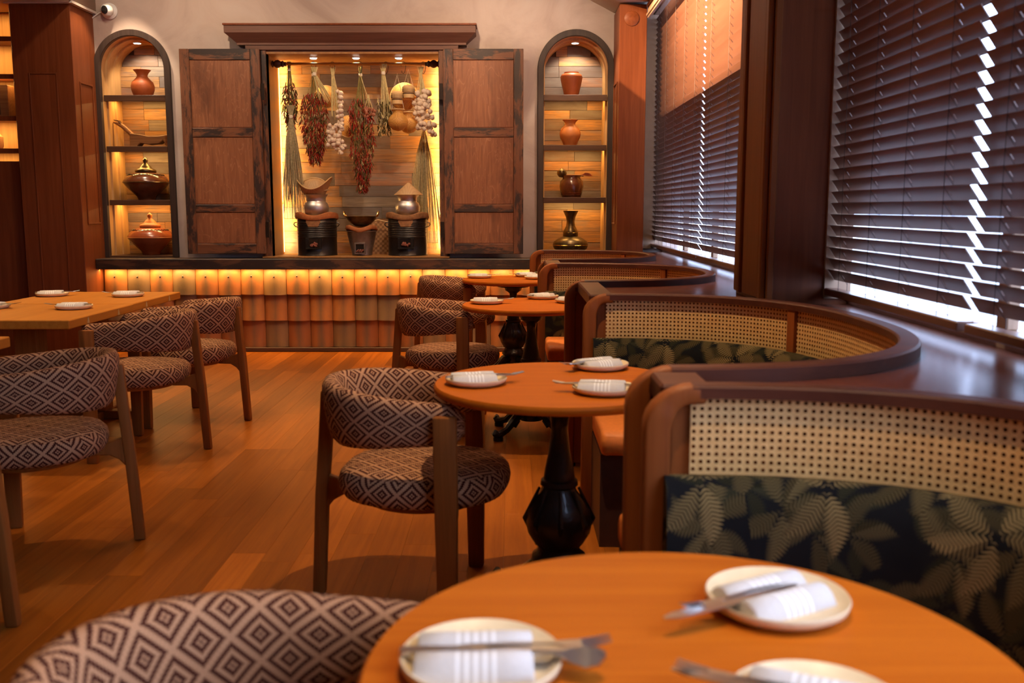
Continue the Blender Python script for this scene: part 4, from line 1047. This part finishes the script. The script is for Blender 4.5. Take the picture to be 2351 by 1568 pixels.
TL = ['round orange brown pedestal table nearest the front', 'round pedestal table second from the front', 'round pedestal table third from the front', 'round pedestal table farthest from the front']
t0 = make_table(); t0.location = (*T[0], 0); t0['label'] = TL[0]
for p, l in list(zip(T, TL))[1:]: dup(t0, (*p, 0), 0, l)

# square tables
def make_sq():
    r = empty('square_table', (0, 0, 0), 0, 'x', 'table', 'square wooden tables pushed together')
    M().box(-.395, .395, -.4, .4, .705, .75).build('tabletop', Mt['sqtable'], r, bevel=.004)
    for y in (-.19, .19):
        M().prism([(y-.012, .712), (y+.012, .712), (y, .742)], 'x', .3952, .398).build('edge_inlay', Mt['inlay'], r)
    M().box(-.06, .06, -.06, .06, .05, .704).build('pedestal', Mt['leg'], r, bevel=.005)
    M().box(-.30, .30, -.045, .045, 0, .05).build('foot', Mt['leg'], r, bevel=.006); M().box(-.045, .045, -.30, -.046, 0, .05).build('foot', Mt['leg'], r, bevel=.006); M().box(-.045, .045, .046, .30, 0, .05).build('foot', Mt['leg'], r, bevel=.006)
    M().box(-.3, .3, -.3, .3, .69, .7045).build('under_frame', Mt['leg'], r)
    return r
q0 = make_sq(); q0.location = (-2.55, 5.03, 0); q0['label'] = 'square light wood table with two laid places beside the striped seats'
q0['label'] = 'square wooden table in the middle of the row of three'
dup(q0, (-2.56, 5.84, 0), 0, 'square wooden table of the row closest to the tiled wall')
dup(q0, (-2.53, 3.64, 0), 0, 'square wooden table cut off by the picture edge beside it')

# ------------------------------------------------------------------ chairs
def make_chair():
    r = empty('dining_chair', (0, 0, 0), 0, 'x', 'chair', 'three legged patterned dining chairs')
    # seat
    n = 40; ringsd = [(.02, .372), (.86, .372), (.95, .382), (1.0, .405), (1.01, .425), (.99, .448), (.93, .465), (.80, .474), (.5, .478), (.02, .48)]
    b = M(); R = []
    for s_, z in ringsd:
        rr = []
        for j in range(n):
            a = 2*pi*j/n; c, s2 = cos(a), sin(a); k = (abs(c)**2.4 + abs(s2)**2.4)**(-1/2.4)
            rr.append((.005 + .275*s_*k*c, .258*s_*k*s2, z))
        R.append(rr)
    for i in range(len(R)-1):
        for j in range(n):
            k = (j+1) % n; vs_ = [R[i][j], R[i][k], R[i+1][k], R[i+1][j]]
            if i < 1 or i >= 6: uv = [(p[0], p[1]) for p in vs_]
            else: uv = [(.29*2*pi*j/n, R[i][0][2]*1.15), (.29*2*pi*(j+1)/n, R[i][0][2]*1.15), (.29*2*pi*(j+1)/n, R[i+1][0][2]*1.15), (.29*2*pi*j/n, R[i+1][0][2]*1.15)]
            b.add(vs_, [(0, 1, 2, 3)], [uv])
    o = b.build('seat', Mt['fabric'], r, smooth=0); bm = bmesh.new(); bm.from_mesh(o.data); bmesh.ops.remove_doubles(bm, verts=bm.verts, dist=.0003); bmesh.ops.recalc_face_normals(bm, faces=bm.faces); bm.to_mesh(o.data); bm.free()
    M().lathe([(0, .35), (.19, .35), (.20, .36), (.20, .371), (0, .371)], 32).build('seat_frame', Mt['leg'], r)
    # C-shaped back
    Rr = .25; path = []
    for i in range(7): path.append((.175 - (.175+.03)*i/6, -Rr, -1.0, 0.0 if False else 0, i/6))
    P = []
    for i in range(8): x = .175 - .205*i/7; P.append(((x, -Rr), (0, -1), .35*i/7))
    for i in range(1, 24): a = -pi/2 - pi*i/24; P.append(((-.03 + Rr*1.02*cos(a), Rr*sin(a)), (cos(a), sin(a)), .35 + .65*sin(pi*i/24)))
    for i in range(8): x = -.03 + .205*i/7; P.append(((x, Rr), (0, 1), .35*(1-i/7)))
    m = 16; rings = []; us = [0]
    for q, ((px, py), (nx, ny), h) in enumerate(P):
        zt = .708 + .045*h; zb = .59 - .045*h; zc = (zt+zb)/2; hh = (zt-zb)/2; th = .034
        k = 1.0
        if q in (0, len(P)-1): k = .45
        elif q in (1, len(P)-2): k = .93
        rg = []
        for j in range(m):
            a = 2*pi*j/m; c, s2 = cos(a), sin(a); kk = (abs(c)**3 + abs(s2)**3)**(-1/3)
            off = th*kk*c*k + (s2*kk)*.016*h
            rg.append((px + nx*off, py + ny*off, zc + hh*kk*s2*k))
        rings.append(rg)
        if q: us.append(us[-1] + math.hypot(px-P[q-1][0][0], py-P[q-1][0][1])*1.06)
    per = [0]
    mid = rings[len(rings)//2]
    for j in range(m): per.append(per[-1] + (Vector(mid[j]) - Vector(mid[(j+1) % m])).length)
    M().loft(rings, True, True, us, per).build('backrest', Mt['fabric'], r, smooth=80)
    # legs
    for s_ in (-1, 1):
        y0, y1 = sorted((s_*.284, s_*.318)); b = M()
        R = [[(x0, y0, z), (x1, y0, z), (x1, y1, z), (x0, y1, z)] for z, x0, x1 in ((0, .10, .155), (.42, .09, .16), (.685, .088, .158))]
        b.loft(R, True, True); b.build('leg', Mt['leg'], r, bevel=.007, seg=2)
        y0, y1 = sorted((s_*.19, s_*.283)); M().box(.105, .145, y0, y1, .345, .378).build('bracket', Mt['leg'], r, bevel=.004)
    b = M(); R = [[(x-.021, -.02*k, z), (x+.021, -.02*k, z), (x+.021, .02*k, z), (x-.021, .02*k, z)] for z, x, k in ((0, -.365, .9), (.35, -.345, 1.1), (.55, -.328, 1.1), (.70, -.318, .9))]
    b.loft(R, True, True); b.build('leg', Mt['leg'], r, bevel=.007, seg=2)
    M().prism([(-.33, .30), (-.335, .42), (-.19, .371), (-.19, .35), (-.27, .35), (-.305, .33)], 'y', -.015, .015).build('bracket', Mt['leg'], r, bevel=.004)
    return r
CH = [((-.27, 1.095), 0, 'patterned chair tucked against the nearest round table'),
      ((-.288, 3.06), -6, 'patterned three legged chair at the second round table'),
      ((-.358, 5.65), -8, 'patterned three legged chair at the third round table'),
      ((-.42, 7.65), -8, 'patterned three legged chair at the farthest round table'),
      ((-1.811, 3.52), 197.7, 'patterned chair angled at the cut off square table, seat in full view'),
      ((-2.01, 5.06), 180, 'patterned chair at the middle square table with bright glint on its back'),
      ((-1.98, 5.82), 171, 'patterned chair at the square table closest to the tiled wall'),
      ((-1.92, 2.84), 180, 'patterned chair mostly cut off by the picture edge')]
c0 = make_chair()
for i, (p, a, l) in enumerate(CH):
    if i == 0: c0.location = (*p, 0); c0.rotation_euler = (0, 0, radians(a)); c0['label'] = l
    else: dup(c0, (*p, 0), radians(a), l)

# ------------------------------------------------------------------ table settings
def make_plate():
    return M().lathe([(0, 0), (.072, 0), (.082, .003), (.094, .011), (.0965, .019), (.095, .0215), (.091, .0195), (.078, .0095), (0, .0075)], 48).build('plate', Mt['plate'], smooth=50)
def make_napkin():
    # two soft rolls side by side
    b = M(); rings = []; n = 14
    prof = []
    for i in range(n+1):
        q = i/n; y = -.052 + .104*q; h = .010 + .019*abs(sin(2*pi*q))**.6
        prof.append((y, h))
    for xi, (x, k) in enumerate(((-.069, .75), (-.066, .96), (-.034, 1.0), (0, .97), (.034, 1.02), (.066, .97), (.069, .75))):
        rings.append([(x + (.004*sin(9*y) if abs(x) > .05 else 0), y*(1 if k > .8 else .97), .009 + (h-.004)*k) for y, h in prof] + [(x, y, .0085) for y, h in prof[::-1]])
    b.loft(rings, True, True)
    return b.build('napkin', Mt['linen'], smooth=60)
def make_fork():
    b = M(); rings = []
    for x, w_, z in ((-.10, .006, 0), (-.07, .005, .002), (-.02, .003, .003), (.03, .003, .002), (.05, .009, .0), (.065, .0115, -.001)): rings.append([(x, -w_, z-.001), (x, w_, z-.001), (x, w_, z+.0012), (x, -w_, z+.0012)])
    b.loft(rings, True, True)
    for q in (-.0095, -.0032, .0032, .0095): b.tube([(.064, q, 0), (.08, q, .002), (.10, q, .006)], [.0017, .0015, .0009], 5)
    return b.build('fork', Mt['steel'])
def make_knife():
    b = M(); rings = []
    for x, w_, z, h in ((-.115, .007, 0, .003), (-.09, .008, 0, .0035), (-.02, .006, 0, .003), (-.01, .0075, 0, .0012), (.05, .0095, 0, .0011), (.09, .008, 0, .001), (.108, .002, 0, .0008)): rings.append([(x, -w_, z-h), (x, w_, z-h), (x, w_, z+h), (x, -w_, z+h)])
    b.loft(rings, True, True); return b.build('knife', Mt['steel'])
def make_spoon():
    b = M(); rings = []
    for x, w_, z in ((-.10, .006, 0), (-.06, .004, .002), (.03, .003, .002), (.045, .006, .0), (.055, .013, -.002), (.07, .018, -.004), (.085, .015, -.002), (.094, .004, .001)): rings.append([(x, -w_, z-.001), (x, w_, z-.001), (x, w_, z+.0012), (x, -w_, z+.0012)])
    b.loft(rings, True, True); return b.build('spoon', Mt['steel'])
protos = dict(plate=make_plate(), napkin=make_napkin(), fork=make_fork(), knife=make_knife(), spoon=make_spoon()); used = set()
WORDS = dict(plate=('cream stoneware plate', 'plate', 'cream side plates'), napkin=('rolled white striped napkin', 'napkin', 'white striped napkins'),
             fork=('steel fork', 'fork', 'steel forks'), knife=('steel knife', 'knife', 'steel knives'), spoon=('steel spoon', 'spoon', 'steel spoons'))
def put(kind, loc, rot, where):
    p = protos[kind]
    if kind in used: o = p.copy(); COL.objects.link(o)
    else: o = p; used.add(kind)
    o.location = loc; o.rotation_euler = rot
    w_, c, g = WORDS[kind]; tag(o, w_ + ' ' + where, c, g)
def setting(x, y, ang, where, flip=0, knife_out=0.0, third='spoon'):
    z = .7502; a = radians(ang); ca, sa = cos(a), sin(a)
    def L(dx, dy, dz): return (x + dx*ca - dy*sa, y + dx*sa + dy*ca, z + dz)
    put('plate', (x, y, z), (0, 0, a), where)
    put('napkin', L(-.008, 0, 0), (0, 0, a), where)
    f = pi if flip else 0; sgn = -1 if flip else 1
    put('fork', L(sgn*.055, .009, .025), (0, 0, a + f + .05), where)
    put('knife', L(sgn*(.02 + knife_out), -.006, .026), (0, 0, a + f - .03), where)
    if third: put(third, L(sgn*.05, -.018, .028), (radians(14), 0, a + f - .08), where)
def uvp(u, v): p = onz(u, v, .757); return p.x, p.y
SET = [(uvp(1105, 1525), 2, 'laid before the nearest chair on the front table', 0, 0.0, 'spoon'),
       (uvp(1783, 1383), 28, 'laid by the palm cushion side of the front table', 1, .065, None),
       (uvp(1875, 1640), -25, 'laid closest to the picture edge on the front table', 1, .03, None),
       (uvp(1093, 876), 12, 'laid before the chair on the second round table', 0, 0, None),
       (uvp(1378, 841), 28, 'laid farther from the camera beside the second booth', 1, .02, 'spoon'),
       (uvp(1388, 896), -8, 'half hidden by booth posts on the second round table', 1, .02, None),
       (uvp(1118, 694), 4, 'laid before the chair on the third round table', 0, .02, None),
       (uvp(1246, 683), 35, 'laid on the far side of the third round table', 1, 0, None),
       (uvp(1312, 692), -5, 'half hidden by the booth on the third round table', 1, .0, None),
       (uvp(1101, 636), 3, 'laid before the chair on the farthest round table', 0, 0, None),
       (uvp(1210, 633), 25, 'on the back edge of the farthest round table', 1, 0, None),
       (uvp(1232, 638.5), 0, 'near the booth post on the farthest round table', 1, 0, None),
       (uvp(120, 677), 15, 'on the square table by the tiled wall, away from its chair', 0, 0, None),
       (uvp(294, 678), 6, 'on the square table by the tiled wall, before its chair', 1, 0, None),
       (uvp(170, 706), 4, 'on the middle square table before the glinting chair', 1, 0, None),
       (uvp(-20, 705), 0, 'on the middle square table cut off by the picture edge', 0, 0, None)]
for (xy, ang, wh, fl, ko, th) in SET: setting(xy[0], xy[1], ang, wh, fl, ko, th)

# ------------------------------------------------------------------ ceiling downlights (light and fitting)
dl0 = None
def fitting(x, y, z, lb):
    global dl0
    if dl0 is None:
        dl0 = empty('ceiling_downlight', (x, y, z), 0, lb, 'downlight', 'round ceiling downlights')
        M().lathe([(.05, 0), (.055, -.006), (.04, -.008), (.038, 0)], 24, cap=False).build('bezel', Mt['white'], dl0)
        M().lathe([(0, -.002), (.037, -.002), (.037, -.001), (0, -.001)], 24).build('lamp_disc', Mt['bulb'], dl0)
    else: dup(dl0, (x, y, z), 0, lb)
def ceilz(x): return 3.55 if x < -.2 else (3.55 - (x+.2)/1.1*.56 if x < .9 else 2.99)
for i, (x, y, e, cn) in enumerate(DOWN):
    z = ceilz(x) - .012
    fitting(x, y, z, 'round recessed downlight above ' + ['the nearest round table', 'the second round table', 'the third round table', 'the farthest round table', 'the middle square table', 'the square table by the tiled wall', 'the cut off square table', 'the aisle before the tiled wall', 'the middle of the aisle', 'the lit shelving corner'][i])
    lamp('downlight', 'SPOT', (x, y, z - .03), e, SPOTC, (x, y, 0), .025, cn, .35)
# downlights at the pillars, then added unseen washers that brighten wall and corner
for ii, (x, y, e, cn, bl, tg) in enumerate(((-3.32, 8.40, 130, 60, .12, (-3.52, 8.44, 0)), (.53, 8.40, 110, 60, .12, (.74, 8.44, 0)), (-2.4, 7.2, 120, 110, 1, (-2.4, 8.75, 2.2)), (-.5, 7.2, 160, 110, 1, (-.5, 8.75, 2.2)), (.4, 7.2, 70, 110, 1, (.5, 8.75, 2.4)), (-3.1, 7.5, 30, 165, 1, (-3.4, 8.75, 2.9)))):
    z = ceilz(x) - .012; fitting(x, y, z, 'round recessed downlight washing ' + ['the shelf-side pillar', 'the pillar beside the far window', 'the shutter nearer the lit shelves, added fill', 'the shutter nearer the window, added fill', 'the niche with the bronze vase, added fill', 'the corner with the security camera, added fill'][ii])
    lamp('wall_washer', 'SPOT', (x, y, z - .03), e, (1, .74, .5), tg, .04, cn, bl)
# added unseen light trough; lip shaped to light only the upper far blinds
tr_ = empty('added_light_trough', (-.35, 6.2, 3.3), 0, 'added linear light trough under the ceiling, shaped to light the far blinds', 'lamp')
q = M(); q.box(-.05, .25, -1.35, 1.35, -.26, -.25); q.box(.24, .25, -1.35, 1.35, -.25, -.189); q.box(-.06, -.05, -1.35, 1.35, -.26, .03); q.box(-.05, .25, -1.36, -1.35, -.26, 0); q.box(-.05, .25, 1.35, 1.36, -.26, 0)
q.build('housing', Mt['black'], tr_)
for y in (-1.1, 1.1): M().tube([(-.02, y, .02), (-.02, y, .25)], .004, 6).build('hanger', Mt['black'], tr_)
M().box(-.05, -.004, -1.32, 1.32, -.004, .004).build('led_strip', Mt['ledcool'], tr_)
lamp('added_trough_led', 'AREA', (-.35, 6.2, 3.3), 520, (1, .66, .36), (1.28, 6.2, 2.6), sx=.006, sy=2.6, spread=100).rotation_euler = (Matrix.Rotation(radians(-66), 3, 'Y')).to_euler()
lamp('valance_led', 'AREA', (1.168, 6.36, 2.94), 16, (1, .8, .58), (1.30, 6.36, 2.6), sx=.02, sy=3.7).rotation_euler = (Matrix.Rotation(radians(-12), 3, 'Y')).to_euler()
